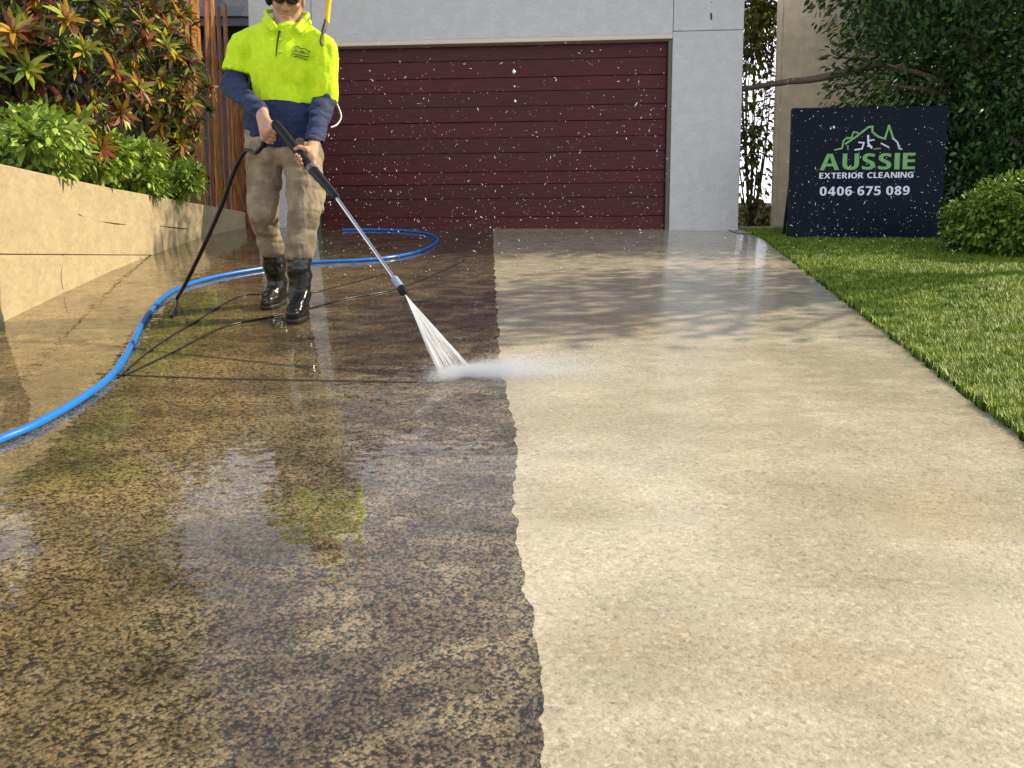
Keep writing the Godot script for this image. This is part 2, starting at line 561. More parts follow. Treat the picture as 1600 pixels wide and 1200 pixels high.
# exposed aggregate: grains from cellular noise, grime in the low places; returns grimy albedo and relief, washed albedo and relief
func grime_images() -> Array:
	var S := 1024
	var get_layer := func(n: FastNoiseLite) -> PackedByteArray: return n.get_seamless_image(S, S).get_data()
	var cell := noise(FastNoiseLite.TYPE_CELLULAR, 0.17, 1, 101)
	cell.cellular_return_type = FastNoiseLite.RETURN_DISTANCE
	var cellv := noise(FastNoiseLite.TYPE_CELLULAR, 0.17, 1, 101)
	cellv.cellular_return_type = FastNoiseLite.RETURN_CELL_VALUE
	var flk := noise(FastNoiseLite.TYPE_PERLIN, 0.085, 5, 102)
	flk.fractal_gain = 0.7
	flk.domain_warp_enabled = true
	flk.domain_warp_amplitude = 22.0
	flk.domain_warp_frequency = 0.03
	var pat := noise(FastNoiseLite.TYPE_SIMPLEX_SMOOTH, 0.014, 5, 103)
	var fin := noise(FastNoiseLite.TYPE_VALUE, 0.31, 3, 104)
	var c: PackedByteArray = get_layer.call(cell)
	var cv: PackedByteArray = get_layer.call(cellv)
	var f: PackedByteArray = get_layer.call(flk)
	var p: PackedByteArray = get_layer.call(pat)
	var e: PackedByteArray = get_layer.call(fin)
	var lut := PackedByteArray()
	for k in 256:
		var q := k / 255.0
		lut.append(int(round(255.0 * Color(q, q, q).linear_to_srgb().r)))
	var dirty := PackedByteArray(); dirty.resize(S * S * 3)
	var clean := PackedByteArray(); clean.resize(S * S * 3)
	var dh := PackedByteArray(); dh.resize(S * S * 4)
	var chh := PackedByteArray(); chh.resize(S * S * 4)
	for k in S * S:
		var grain := 1.0 - c[k] / 255.0
		var ff := f[k] / 255.0
		var pp := p[k] / 255.0
		var ee := e[k] / 255.0
		var tone := cv[k] / 255.0
		var t := clampf((0.48 * ff + 0.11 * pp + 0.22 * grain + 0.19 * ee - 0.40) / 0.22, 0.0, 1.0)
		t = t * t * (3.0 - 2.0 * t)
		var v := lerpf(0.09, 0.62 + 0.38 * tone, t) * (0.82 + 0.18 * ee)
		var w := lerpf(1.0, 0.86 + 0.14 * tone, t)
		var k3 := k * 3
		dirty[k3] = lut[int(255.0 * minf(v, 1.0))]
		dirty[k3 + 1] = lut[int(255.0 * minf(v * lerpf(w, 1.0, 0.5), 1.0))]
		dirty[k3 + 2] = lut[int(255.0 * minf(v * w, 1.0))]
		var h := int(255.0 * clampf(0.35 * ff + 0.30 * t + 0.25 * grain + 0.10 * ee, 0.0, 1.0))
		var u := 0.62 + 0.13 * tone + 0.11 * ee + 0.30 * (ff - 0.3)
		if ff < 0.42 and ee < 0.55: u *= 0.52 + 1.0 * ff
		if tone > 0.93: u *= 1.12
		u *= 0.90 + 0.10 * pp
		clean[k3] = lut[int(255.0 * minf(u, 1.0))]
		clean[k3 + 1] = lut[int(255.0 * minf(u * (0.97 + 0.03 * tone), 1.0))]
		clean[k3 + 2] = lut[int(255.0 * minf(u * (0.92 + 0.08 * tone), 1.0))]
		var h2 := int(255.0 * clampf(0.18 * grain + 0.42 * ee + 0.4 * ff, 0.0, 1.0))
		var k4 := k * 4
		dh[k4] = h; dh[k4 + 1] = h; dh[k4 + 2] = h; dh[k4 + 3] = 255
		chh[k4] = h2; chh[k4 + 1] = h2; chh[k4 + 2] = h2; chh[k4 + 3] = 255
	var di := Image.create_from_data(S, S, false, Image.FORMAT_RGBA8, dh)
	di.bump_map_to_normal_map(5.0)
	var ci := Image.create_from_data(S, S, false, Image.FORMAT_RGBA8, chh)
	ci.bump_map_to_normal_map(4.0)
	return [ImageTexture.create_from_image(Image.create_from_data(S, S, false, Image.FORMAT_RGB8, dirty)), ImageTexture.create_from_image(di), ImageTexture.create_from_image(Image.create_from_data(S, S, false, Image.FORMAT_RGB8, clean)), ImageTexture.create_from_image(ci)]

func setting() -> void:
	# ground out to the horizon
	var mb := MB.new()
	var ds := [-300.0, -40.0, -6.0, 9.8, 13.0, 60.0, 420.0]
	for k in ds.size() - 1:
		var y := func(d: float) -> float: return TA * clampf(d, -6.0, 9.8) - 0.09
		mb.quad(Vector3(-400, y.call(ds[k]), -ds[k]), Vector3(400, y.call(ds[k]), -ds[k]), Vector3(400, y.call(ds[k + 1]), -ds[k + 1]), Vector3(-400, y.call(ds[k + 1]), -ds[k + 1]), Vector3.UP)
	tag(part("ground", mb.mesh(), M.ground), "", "", "", "structure")
	# driveway: an uncleaned and a cleaned stretch that meet along the washed edge
	var drive := Node3D.new()
	drive.name = "driveway"
	add_child(drive)
	tag(drive, "wet exposed concrete driveway, half grimy and half freshly washed", "", "", "structure")
	var washed := func(d: float) -> float: return lookup(edge_clean, d) + 0.003 * n_edge.get_noise_1d(d * 1.9) + (0.0011 * n_edge.get_noise_1d(d * 9.0) + 0.0013 * n_edge.get_noise_1d(d * 31.0)) * (0.7 + 0.3 * d) + 0.02 * n_edge.get_noise_1d(d * 0.7)
	part("grimy_concrete", sheet(func(d): return lookup(wall_line, d) - 0.12, washed, 0.35, 9.7, 900, 300, dirty_colour, 0.0, true, 0.07), M.dirty, drive)
	part("washed_concrete", sheet(washed, func(d): return lookup(edge_grass, d) + 0.03 * n_edge.get_noise_1d(d * 0.7), 0.35, 9.7, 900, 130, clean_colour, 0.0, true, 0.06), M.clean, drive)
	# control joint cut across the grimy side
	mb = MB.new()
	var jp := [P(150, 584), P(215, 587), P(330, 592), P(450, 594), P(560, 596), P(690, 598)]
	for k in jp.size() - 1:
		var w := Vector3(0, TA, -1) * 0.006
		mb.quad(jp[k] - w + up_n * 0.003, jp[k + 1] - w + up_n * 0.003, jp[k + 1] + w + up_n * 0.003, jp[k] + w + up_n * 0.003, Vector3.UP)
	part("control_joint", mb.mesh(), M.joint, drive)
	# lawn
	var lawn := part("lawn_soil", sheet(func(d): return lookup(edge_grass, d) + 0.01, func(_d): return 9.0, 0.3, 9.6, 40, 20, func(_p): return Color.WHITE, -0.012), M.turf)
	tag(lawn, "", "", "", "structure")
	var gmb := MB.new()
	for k in 6:
		var a := rng.randf() * TAU
		var base := Vector3(rng.randf_range(-0.012, 0.012), 0, rng.randf_range(-0.012, 0.012))
		var lean := Vector3(cos(a), 0, sin(a))
		var side := Vector3(-sin(a), 0, cos(a)) * rng.randf_range(0.0015, 0.0026)
		var hh := rng.randf_range(0.7, 1.15)
		var l := rng.randf_range(0.15, 0.7)
		var q := [base, base + Vector3.UP * hh * 0.032 + lean * 0.006 * l, base + Vector3.UP * hh * 0.05 + lean * 0.035 * l]
		var nn := (Vector3.UP * 0.6 - lean * 0.4).normalized()
		var i0 := gmb.vert(q[0] - side, nn); gmb.vert(q[0] + side, nn); gmb.vert(q[1] - side * 0.85, nn); gmb.vert(q[1] + side * 0.85, nn); gmb.vert(q[2], nn)
		gmb.face(i0, i0 + 1, i0 + 3); gmb.face(i0, i0 + 3, i0 + 2); gmb.face(i0 + 2, i0 + 3, i0 + 4)
	var gm := gmb.mesh()
	var xfs := []
	var cols := []
	while xfs.size() < 85000:
		var d := 1.6 + 7.7 * pow(rng.randf(), 1.25)
		var e := lookup(edge_grass, d)
		var x := e + 0.012 + (0.72 * d + 0.35 - e) * rng.randf()
		if x < e: continue
		var p := G(x, d, -0.012)
		var s := rng.randf_range(0.6, 1.0) * (1.0 + 0.35 * n_mid.get_noise_2d(x, d))
		xfs.append(Transform3D(Basis(Quaternion(Vector3.UP, up_n)).rotated(up_n, rng.randf() * TAU).scaled(Vector3(s, s * 1.05, s)), p))
		var b := 0.5 + 0.5 * n_mid.get_noise_2d(x * 0.6, d * 0.6) + rng.randf_range(-0.25, 0.25)
		cols.append(Color(0.10, 0.19, 0.012).lerp(Color(0.27, 0.36, 0.03), clampf(b, 0, 1)).lerp(Color(0.30, 0.27, 0.11), 0.6 if rng.randf() < 0.05 else 0.0))
	tag(multi("lawn_grass", gm, M.grass, xfs, cols), "short bright green lawn beside the washed concrete", "grass", "", "stuff")
	# garden bed behind the retaining wall
	mb = MB.new()
	for k in range(wall_line.size() - 1):
		var a: Vector3 = wall_line[k]
		var b: Vector3 = wall_line[k + 1]
		var ya := top_y(-a.z) - 0.06
		var yb := top_y(-b.z) - 0.06
		mb.quad(Vector3(a.x - 0.1, ya, a.z), Vector3(b.x - 0.1, yb, b.z), Vector3(b.x - 2.0, yb + 0.5, b.z), Vector3(a.x - 2.0, ya + 0.5, a.z), Vector3.UP)
		mb.quad(Vector3(a.x - 2.0, ya + 0.5, a.z), Vector3(b.x - 2.0, yb + 0.5, b.z), Vector3(-14, yb + 0.7, b.z), Vector3(-14, ya + 0.7, a.z), Vector3.UP)
	tag(part("garden_soil", mb.mesh(), M.soil), "", "", "", "structure")

func top_y(d: float) -> float:
	for k in range(1, wall_top.size()):
		if d <= wall_top[k][0] or k == wall_top.size() - 1:
			return lerpf(wall_top[k - 1][1], wall_top[k][1], (d - wall_top[k - 1][0]) / (wall_top[k][0] - wall_top[k - 1][0]))
	return 2.0

# leaves spread through blobs [centre, radii, share]; returns [transforms, colours]
func foliage(blobs: Array, count: int, size: Vector2, shades: Array, gaps := 0.0, sd := 1, shell := 0.55) -> Array:
	var gap := noise(FastNoiseLite.TYPE_SIMPLEX_SMOOTH, 1.9, 2, sd)
	var xfs := []
	var cols := []
	var total := 0.0
	for b in blobs: total += b[2]
	var tries := 0
	while xfs.size() < count and tries < count * 6:
		tries += 1
		var pick := rng.randf() * total
		var b: Array = blobs[0]
		for q in blobs:
			b = q
			pick -= q[2]
			if pick <= 0.0: break
		var dir := rnd_dir()
		var rr := pow(rng.randf(), shell)
		var p: Vector3 = b[0] + dir * b[1] * rr
		var g := gap.get_noise_3dv(p * 1.6)
		if g < gaps - 0.35 or rr > 0.86 + 0.5 * g + 0.12 * rng.randf(): continue
		var out := (dir + rnd_dir() * 0.75 + Vector3(0, -0.1, 0)).normalized()
		var s := rng.randf_range(size.x, size.y)
		xfs.append(Transform3D(frame_z(out, (Vector3.UP + rnd_dir() * 0.7).normalized(), rng.randf_range(-0.6, 0.6)).scaled(Vector3.ONE * s), p))
		var k := rng.randi() % shades.size()
		cols.append((shades[k] as Color).lerp(shades[(k + 1) % shades.size()], rng.randf()))
	return [xfs, cols]
func branch_mesh(root: Vector3, tips: Array, r: float) -> ArrayMesh:
	var mb := MB.new()
	for t in tips:
		var m: Vector3 = root.lerp(t, 0.5) + Vector3(rng.randf_range(-0.1, 0.1), 0.1, rng.randf_range(-0.1, 0.1))
		var path := smooth_path([root, m, t], 0.15)
		var rs := []
		for k in path.size(): rs.append(lerpf(r, r * 0.2, float(k) / (path.size() - 1)))
		mb.tube(path, rs, 7)
	return mb.mesh()

# ---------------------------------------------------------------- retaining wall, garden, fence and the house behind it
func left_garden() -> void:
	var wl := thing("retaining_wall", wall_line[0], "tan rendered concrete retaining wall holding up the planted garden bed", "wall")
	var o: Vector3 = wall_line[0]
	# two courses of panels, a thin open joint between them
	var groove := func(d: float) -> float: return lerpf(1.075, 1.262, (d - 3.94) / 2.86)
	for course in 2:
		var mb := MB.new()
		var ds := []
		for k in wall_line.size(): ds.append(-wall_line[k].z)
		for k in ds.size() - 1:
			for s in 6:
				var da: float = lerpf(ds[k], ds[k + 1], s / 6.0)
				var db: float = lerpf(ds[k], ds[k + 1], (s + 1) / 6.0)
				var c := []
				for d in [da, db]:
					var x := lookup(wall_line, d)
					var lo: float = (TA * d - 0.12) if course == 0 else maxf(groove.call(d) + 0.004, TA * d - 0.12)
					var hi: float = minf(groove.call(d) - 0.004, top_y(d)) if course == 0 else top_y(d)
					if hi < lo: hi = lo
					c.append([Vector3(x, lo, -d) - o, Vector3(x, hi - 0.006, -d) - o, Vector3(x - 0.008, hi, -d) - o, Vector3(x - 0.22, hi, -d) - o, Vector3(x - 0.22, lo, -d) - o])
				if c[0][1].y - c[0][0].y < 0.0 and c[1][1].y - c[1][0].y < 0.0: continue
				mb.quad(c[0][0], c[1][0], c[1][1], c[0][1], Vector3(1, 0, 0.1))
				mb.quad(c[0][1], c[1][1], c[1][2], c[0][2], Vector3(1, 1, 0))
				mb.quad(c[0][2], c[1][2], c[1][3], c[0][3], Vector3.UP)
				mb.quad(c[0][3], c[1][3], c[1][4], c[0][4], Vector3.LEFT)
				mb.quad(c[0][4], c[1][4], c[1][0], c[0][0], Vector3.DOWN)
		if course == 1:                                           # mortar set back in the joint
			for k in ds.size() - 1:
				var q := []
				for d in [ds[k], ds[k + 1]]: q.append(Vector3(lookup(wall_line, d) - 0.012, groove.call(d), -d) - o)
				mb.quad(q[0] + Vector3(0, -0.02, 0), q[1] + Vector3(0, -0.02, 0), q[1] + Vector3(0, 0.02, 0), q[0] + Vector3(0, 0.02, 0), Vector3.RIGHT)
		part("lower_course" if course == 0 else "upper_course", mb.mesh(), M.wall, wl)
	var crack_m: Material = M.joint
	for line in [[[96, 368], [98, 400], [95, 430], [98, 452]], [[122, 335], [150, 345], [205, 352]], [[128, 290], [130, 312]], [[148, 293], [149, 300]], [[250, 353], [295, 358]]]:
		var path := []
		for q in line:
			# meet the wall's face: walk along the ray until it crosses the wall line
			var hit := P(q[0], q[1])
			for k in 400:
				var p := A(q[0], q[1], 3.0 + k * 0.02)
				if p.x <= lookup(wall_line, -p.z):
					hit = p
					break
			path.append(hit - o)
		var mb := MB.new()
		mb.tube(smooth_path(path, 0.02), 0.0035, 5)
		part("crack", mb.mesh(), crack_m, wl)

	# variegated shrubs: rosettes of long leaves on bare stems
	var shades := [Color(0.23, 0.31, 0.02), Color(0.42, 0.40, 0.025), Color(0.42, 0.25, 0.02), Color(0.26, 0.065, 0.025), Color(0.12, 0.025, 0.025), Color(0.08, 0.14, 0.018), Color(0.33, 0.13, 0.08), Color(0.05, 0.07, 0.02)]
	var leaf_mats := []
	for c in shades: leaf_mats.append(mat(col(c.r, c.g, c.b), 0.36, {backlight_enabled = true, backlight = Color(0.5, 0.5, 0.35)}))
	var long_leaf := leaf_mesh(1.0, 0.20, 0.35, 0.4, [0.2, 0.6, 0.95, 1.0, 0.75, 0.0])
	var big := [
		{px = 40.0, py = 70.0, d = 5.5, r = Vector3(0.85, 0.95, 0.6), n = 120, warm = 0.45, label = "tall yellow green and bronze variegated shrub over the near wall"},
		{px = 232.0, py = 115.0, d = 7.7, r = Vector3(0.60, 1.25, 0.55), n = 84, warm = 0.75, label = "tall red and orange tipped shrub beside the timber fence"}]
	for b in big:
		var c := A(b.px, b.py, b.d)
		var foot := Vector3(c.x, top_y(b.d) + 0.1, c.z)
		var t := thing("variegated_shrub", foot, b.label, "shrub", "variegated garden shrubs")
		var all := []
		var tips := []
		for k in b.n:
			var dir := rnd_dir()
			dir = Vector3(dir.x, dir.y * 0.95, dir.z + 0.35).normalized()
			var q: Vector3 = c + dir * b.r * rng.randf_range(0.62, 1.0) - foot
			tips.append(q)
			var axis := (dir + Vector3(0.25, 0.55, 0.25)).normalized()
			var hue := rng.randf()
			for j in 22:
				var ring := 0.25 + 1.15 * (j / 22.0)
				var a := j * 2.4 + rng.randf() * 0.5
				var fb := frame_z(axis)
				var out := (fb.z * cos(ring) + (fb.x * cos(a) + fb.y * sin(a)) * sin(ring)).normalized()
				var s := rng.randf_range(0.10, 0.18) * (1.0 if j > 3 else 0.7)
				var pick := rng.randi() % 3
				if hue < b.warm: pick = [0, 1, 2, 3, 6, 3, 2, 4][rng.randi() % 8]
				elif hue > 0.88: pick = [4, 7, 5][rng.randi() % 3]
				else: pick = [0, 1, 5, 0, 2, 7][rng.randi() % 6]
				all.append([Transform3D(frame_z(out, axis, rng.randf_range(-0.3, 0.3)).scaled(Vector3.ONE * s), q - out * 0.03), pick])
		var eye := (Vector3(0, EYE, 0) - c).normalized()
		all.sort_custom(func(x, y): return x[0].origin.dot(eye) > y[0].origin.dot(eye))
		part("stem", branch_mesh(Vector3.ZERO, tips, 0.022), M.bark, t)
		var xfs := []
		var cols := []
		for k in all.size():
			if k < 290: part("leaf", long_leaf, leaf_mats[all[k][1]], t, all[k][0])
			else:
				xfs.append(all[k][0])
				cols.append(shades[all[k][1]])
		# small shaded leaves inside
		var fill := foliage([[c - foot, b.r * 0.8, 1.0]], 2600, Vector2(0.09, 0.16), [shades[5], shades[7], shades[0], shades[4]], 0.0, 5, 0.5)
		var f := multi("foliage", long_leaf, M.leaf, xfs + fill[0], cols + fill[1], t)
		f.set_meta("kind", "stuff")
	# tall tree behind the garden bed, its crown above the picture; the wet ground mirrors it
	var tfoot := Vector3(-5.3, 2.2, -7.6)
	var tt := thing("tall_garden_tree", tfoot, "tall leafy tree rising behind the variegated shrubs", "tree")
	var tb0 := [[Vector3(0, 4.6, 0), Vector3(1.5, 1.5, 1.5), 1.0], [Vector3(-0.3, 6.4, 0), Vector3(1.4, 1.3, 1.4), 1.0], [Vector3(0.7, 3.6, 0.6), Vector3(0.9, 0.9, 0.9), 0.6], [Vector3(-0.9, 3.6, 1.6), Vector3(1.2, 1.2, 1.2), 0.8]]
	var ttips := []
	for q in tb0:
		for k in 5: ttips.append(q[0] + rnd_dir() * q[1] * 0.75)
	var tmb := MB.new()
	tmb.tube([Vector3(0, -0.2, 0), Vector3(0.04, 1.4, 0), Vector3(0, 2.8, 0)], [0.17, 0.13, 0.10], 10)
	part("trunk", tmb.mesh(), M.bark, tt)
	part("limb", branch_mesh(Vector3(0, 2.7, 0), ttips, 0.06), M.bark, tt)
	var tf := foliage(tb0, 9000, Vector2(0.10, 0.18), [Color(0.09, 0.14, 0.02), Color(0.16, 0.20, 0.03), Color(0.05, 0.09, 0.02)], -0.1, 77, 0.5)
	multi("crown", leaf_mesh(1.0, 0.45, 0.25, 0.2), M.leaf, tf[0], tf[1], tt).set_meta("kind", "stuff")
	# low green shrubs spilling over the wall
	var small_leaf := leaf_mesh(1.0, 0.42, 0.25, 0.25)
	var greens := [Color(0.20, 0.34, 0.035), Color(0.34, 0.47, 0.055), Color(0.11, 0.21, 0.03), Color(0.42, 0.52, 0.12)]
	for b in [[38, 228, 4.9, Vector3(0.42, 0.23, 0.45), "low bright green shrub under the yellow green variegated shrub"], [128, 252, 5.9, Vector3(0.36, 0.25, 0.45), "low bright green shrub at the middle of the wall top"], [198, 262, 6.9, Vector3(0.40, 0.30, 0.45), "rounded bright green shrub under the red tipped shrub"], [262, 283, 7.7, Vector3(0.36, 0.27, 0.4), "low bright green shrub against the timber fence"]]:
		var c := A(b[0], b[1], b[2])
		var foot := Vector3(c.x, top_y(b[2]) - 0.02, c.z)
		var t := thing("green_shrub", foot, b[4], "shrub", "low green shrubs on the wall")
		var tips := []
		var blobs := []
		for k in 16:
			var dir := rnd_dir()
			var q: Vector3 = c - foot + dir * b[3] * 0.6
			blobs.append([q, b[3] * 0.48, 1.0])
			tips.append(q)
		part("stem", branch_mesh(Vector3.ZERO, tips, 0.012), M.bark, t)
		var f := foliage(blobs, 3400, Vector2(0.045, 0.085), greens, -0.2, 9, 0.6)
		multi("foliage", small_leaf, M.leaf_dull, f[0], f[1], t).set_meta("kind", "stuff")

	# timber paling fence at the end of the wall
	var fa := Vector3(-3.64, 0, -8.6)
	var fb2 := Vector3(-3.47, 0, -9.75)
	var fence := thing("paling_fence", Vector3(fa.x, 1.95, fa.z), "wet orange brown timber paling fence beyond the garden wall", "fence")
	var run := fb2 - fa
	var yaw := atan2(-run.z, run.x)
	var n_p := 10
	for k in n_p:
		var p := run * ((k + 0.5) / n_p)
		var hh := 2.3 + rng.randf_range(-0.08, 0.10) + 0.03 * k
		var mb := MB.new()
		mb.box(Transform3D(Basis(Vector3.UP, yaw + rng.randf_range(-0.12, 0.12)).rotated(Vector3.FORWARD, rng.randf_range(-0.012, 0.012)), Vector3(p.x, hh * 0.5 - 0.05, p.z) + Vector3(rng.randf_range(-0.03, 0.03), 0, 0)), Vector3(run.length() / n_p - 0.034, hh, 0.022), 0.006)
		part("paling", mb.mesh(), M.wood[rng.randi() % 4], fence)
	for k in 4:                                                 # short return to the garage corner
		var hh := 2.2 + rng.randf_range(-0.1, 0.1)
		var mb := MB.new()
		mb.box(Transform3D(Basis(Vector3.UP, rng.randf_range(-0.1, 0.1)), run + Vector3(0.05 + 0.095 * k, hh * 0.5 - 0.3, 0.0)), Vector3(0.082, hh, 0.022), 0.006)
		part("paling", mb.mesh(), M.wood[1 + k % 3], fence)
	for y in [0.35, 1.75]:
		var mb := MB.new()
		mb.box(Transform3D(Basis(Vector3.UP, yaw), run * 0.5 + Vector3(0, y, 0) + Vector3(-0.03, 0, -0.04)), Vector3(run.length(), 0.09, 0.04), 0.004)
		part("rail", mb.mesh(), M.wood[3], fence)
	var mbp := MB.new()
	mbp.box(Transform3D(Basis.IDENTITY, Vector3(-0.10, 1.0, -0.03)), Vector3(0.12, 2.3, 0.12), 0.008)
	part("post", mbp.mesh(), M.wood[3], fence)
	var gate := thing("dark_fence_panel", Vector3(-3.86, 1.8, -8.5), "dark stained timber fence panel between red tipped shrub and palings", "fence")
	for k in 3:
		var mb := MB.new()
		mb.box(Transform3D(Basis.IDENTITY, Vector3(-0.02 - 0.16 * k, 1.02, 0.01 * (k % 2))), Vector3(0.15, 2.25, 0.025), 0.005)
		part("board", mb.mesh(), mat(col(0.035 + 0.008 * k, 0.025, 0.022), 0.4), gate)

	# dark roofed house beyond
	var hs := thing("dark_roofed_house", Vector3(-6.2, 1.8, -13.5), "charcoal house with dark slate roof behind the timber fence", "house")
	var mb := MB.new()
	mb.box(Transform3D(Basis.IDENTITY, Vector3(0, 1.6, -0.5)), Vector3(6.6, 3.2, 4.6), 0.02)
	part("wall", mb.mesh(), mat(col(0.06, 0.062, 0.07), 0.7), hs)
	var e0 := Vector3(-3.8, 3.05, 2.3)
	var slope := Vector3(0, 3.3, -3.4)
	mb = MB.new()
	mb.quad(e0, e0 + Vector3(7.2, 0, 0), e0 + Vector3(7.2, 0, 0) + slope, e0 + slope, Vector3(0, 1, 1))
	mb.quad(e0 + Vector3(0, -0.12, 0), e0 + Vector3(7.2, -0.12, 0), e0 + Vector3(7.2, 0, 0), e0, Vector3(0, 0, 1))
	mb.quad(e0 + slope, e0 + Vector3(7.2, 0, 0) + slope, e0 + Vector3(7.2, -3.3, -3.4) + slope, e0 + slope + Vector3(0, -3.3, -3.4), Vector3(0, 1, -1))
	mb.tri(e0 + Vector3(7.2, 0, 0), e0 + Vector3(7.2, 0, 0) + slope, e0 + Vector3(7.2, 0, -6.8), Vector3.RIGHT)
	var roof := part("roof", mb.mesh(), M.slate[0], hs)
	var tile := MB.new()
	tile.box(Transform3D.IDENTITY, Vector3(0.245, 0.014, 0.27), 0.004)
	var tm := tile.mesh()
	var sl := slope.normalized()
	var tb := Basis(Vector3.RIGHT, Vector3.RIGHT.cross(sl) * -1.0, -sl)
	for r in 9:
		for k in 29:
			var q := e0 + Vector3(0.13 + 0.25 * k + (0.12 if r % 2 else 0.0), 0, 0) + sl * (0.1 + 0.22 * r)
			part("slate", tm, M.slate[rng.randi() % 3], roof, Transform3D(tb.rotated(Vector3.RIGHT, 0.05), q + Vector3(0, 0.02, 0.015) + Vector3.UP * rng.randf() * 0.004))

# ---------------------------------------------------------------- garage
func garage() -> void:
	var o := P(1038, 359.5)
	var yaw := deg_to_rad(4.0)
	var ex := Vector3(cos(yaw), 0, sin(yaw))
	var g := thing("garage", o, "flat roofed grey rendered garage with dark red roller door", "garage")
	g.basis = Basis(ex, Vector3.UP, ex.cross(Vector3.UP))
	var bx := func(called: String, lo: Vector3, hi: Vector3, m: Material, ch: float, parent: Node) -> MeshInstance3D:
		var mb := MB.new()
		mb.box(Transform3D(Basis.IDENTITY, (lo + hi) * 0.5), hi - lo, ch)
		return part(called, mb.mesh(), m, parent)
	var top := 3.0
	bx.call("wall", Vector3(0.055, -0.5, -0.35), Vector3(0.86, 2.262, 0), M.grey, 0.006, g)
	bx.call("wall", Vector3(0.060, 2.268, -0.35), Vector3(0.86, top, -0.001), M.grey, 0.005, g)
	bx.call("wall", Vector3(-4.21, 2.235, -0.35), Vector3(0.054, top, 0), M.grey, 0.005, g)
	bx.call("wall", Vector3(-4.98, -0.5, -0.35), Vector3(-4.216, top, 0), M.grey, 0.006, g)
	bx.call("side_wall", Vector3(0.60, -0.5, -6.0), Vector3(0.855, top - 0.02, -0.352), M.grey, 0.01, g)
	bx.call("side_wall", Vector3(-4.97, -0.5, -6.0), Vector3(-4.72, top - 0.02, -0.352), M.grey, 0.01, g)
	bx.call("back_wall", Vector3(-4.72, -0.5, -6.0), Vector3(0.60, top - 0.02, -5.8), M.grey, 0.01, g)
	bx.call("roof", Vector3(-5.0, top + 0.001, -6.05), Vector3(0.88, top + 0.06, 0.02), M.slate[1], 0.01, g)
	bx.call("head_trim", Vector3(-4.212, 2.182, -0.13), Vector3(0.052, 2.232, 0.012), M.trim, 0.004, g)
	bx.call("jamb", Vector3(0.008, -0.3, -0.13), Vector3(0.052, 2.18, -0.012), M.dark_trim, 0.004, g)
	bx.call("jamb", Vector3(-4.212, -0.3, -0.13), Vector3(-4.165, 2.18, -0.012), M.dark_trim, 0.004, g)
	var door := Node3D.new()
	door.name = "door"
	g.add_child(door)
	bx.call("backing", Vector3(-4.16, -0.3, -0.16), Vector3(0.004, 2.18, -0.125), M.maroon[0], 0.0, door)
	var heights := [2.18, 2.012, 1.812, 1.652, 1.48, 1.30, 1.115, 0.938, 0.715, 0.57, 0.40, 0.178, -0.1]
	for k in 12:
		var hi: float = heights[k] - 0.0015
		var lo: float = heights[k + 1] + 0.0015
		var mb := MB.new()
		mb.box(Transform3D(Basis(Vector3.RIGHT, rng.randf_range(-0.016, 0.006)).rotated(Vector3.BACK, rng.randf_range(-0.0009, 0.0009)), Vector3(-2.078, (hi + lo) * 0.5, -0.105 + rng.randf_range(-0.004, 0.004))), Vector3(4.16, hi - lo, 0.03), 0.0035)
		part("panel", mb.mesh(), M.maroon[k % 3], door)
	bx.call("bottom_seal", Vector3(-4.16, -0.2, -0.13), Vector3(0.004, 0.012, -0.085), M.black, 0.004, door)
	for q in [[0.485, 2.42, 0.016, 0.075], [0.488, 2.575, 0.010, 0.012]]:
		var mb := MB.new()
		mb.box(Transform3D(Basis(Vector3.BACK, 0.06), Vector3(q[0], q[1], 0.006)), Vector3(q[2], q[3], 0.016), 0.005)
		part("wall_hook", mb.mesh(), M.black, g)

# ---------------------------------------------------------------- right: path, neighbour's wall, trees, sign
# lettering laid out letter by letter inside a box on the sign
func text_on(parent: Node, s: String, m: Material, weight: int, lo: Vector2, hi: Vector2, z: float, gap := 0.14) -> void:
	var f := SystemFont.new()
	f.font_names = PackedStringArray(["Droid Sans"])
	f.font_weight = weight
	var glyphs := []
	var cap := 0.0
	for ch in s:
		var tm := TextMesh.new()
		tm.text = ch if ch != "I" else "E"
		tm.font = f
		tm.font_size = 48
		tm.pixel_size = 0.01
		tm.depth = 0.004
		tm.curve_step = 1.0
		var bb := tm.get_aabb()
		glyphs.append([tm, bb])
		cap = maxf(cap, bb.size.y)
	var widths := []
	var total := -gap * cap
	for k in s.length():
		var w: float = cap * 0.26 if s[k] == " " else cap * 0.235 if s[k] == "I" else glyphs[k][1].size.x
		widths.append(w)
		total += w + gap * cap
	var sx := (hi.x - lo.x) / total
	var sy := (hi.y - lo.y) / cap
	var x := lo.x
	for k in s.length():
		var w: float = widths[k] * sx
		var bb: AABB = glyphs[k][1]
		if s[k] == "I":
			var mb := MB.new()
			mb.box(Transform3D(Basis.IDENTITY, Vector3(x + w * 0.5, (lo.y + hi.y) * 0.5, z)), Vector3(w, hi.y - lo.y, 0.004))
			part("letter", mb.mesh(), m, parent)
		elif s[k] != " ":
			part("letter", glyphs[k][0], m, parent, Transform3D(Basis.from_scale(Vector3(sx, sy, 1)), Vector3(x - bb.position.x * sx, (lo.y + hi.y) * 0.5 - bb.get_center().y * sy, z)))
		x += w + gap * cap * sx

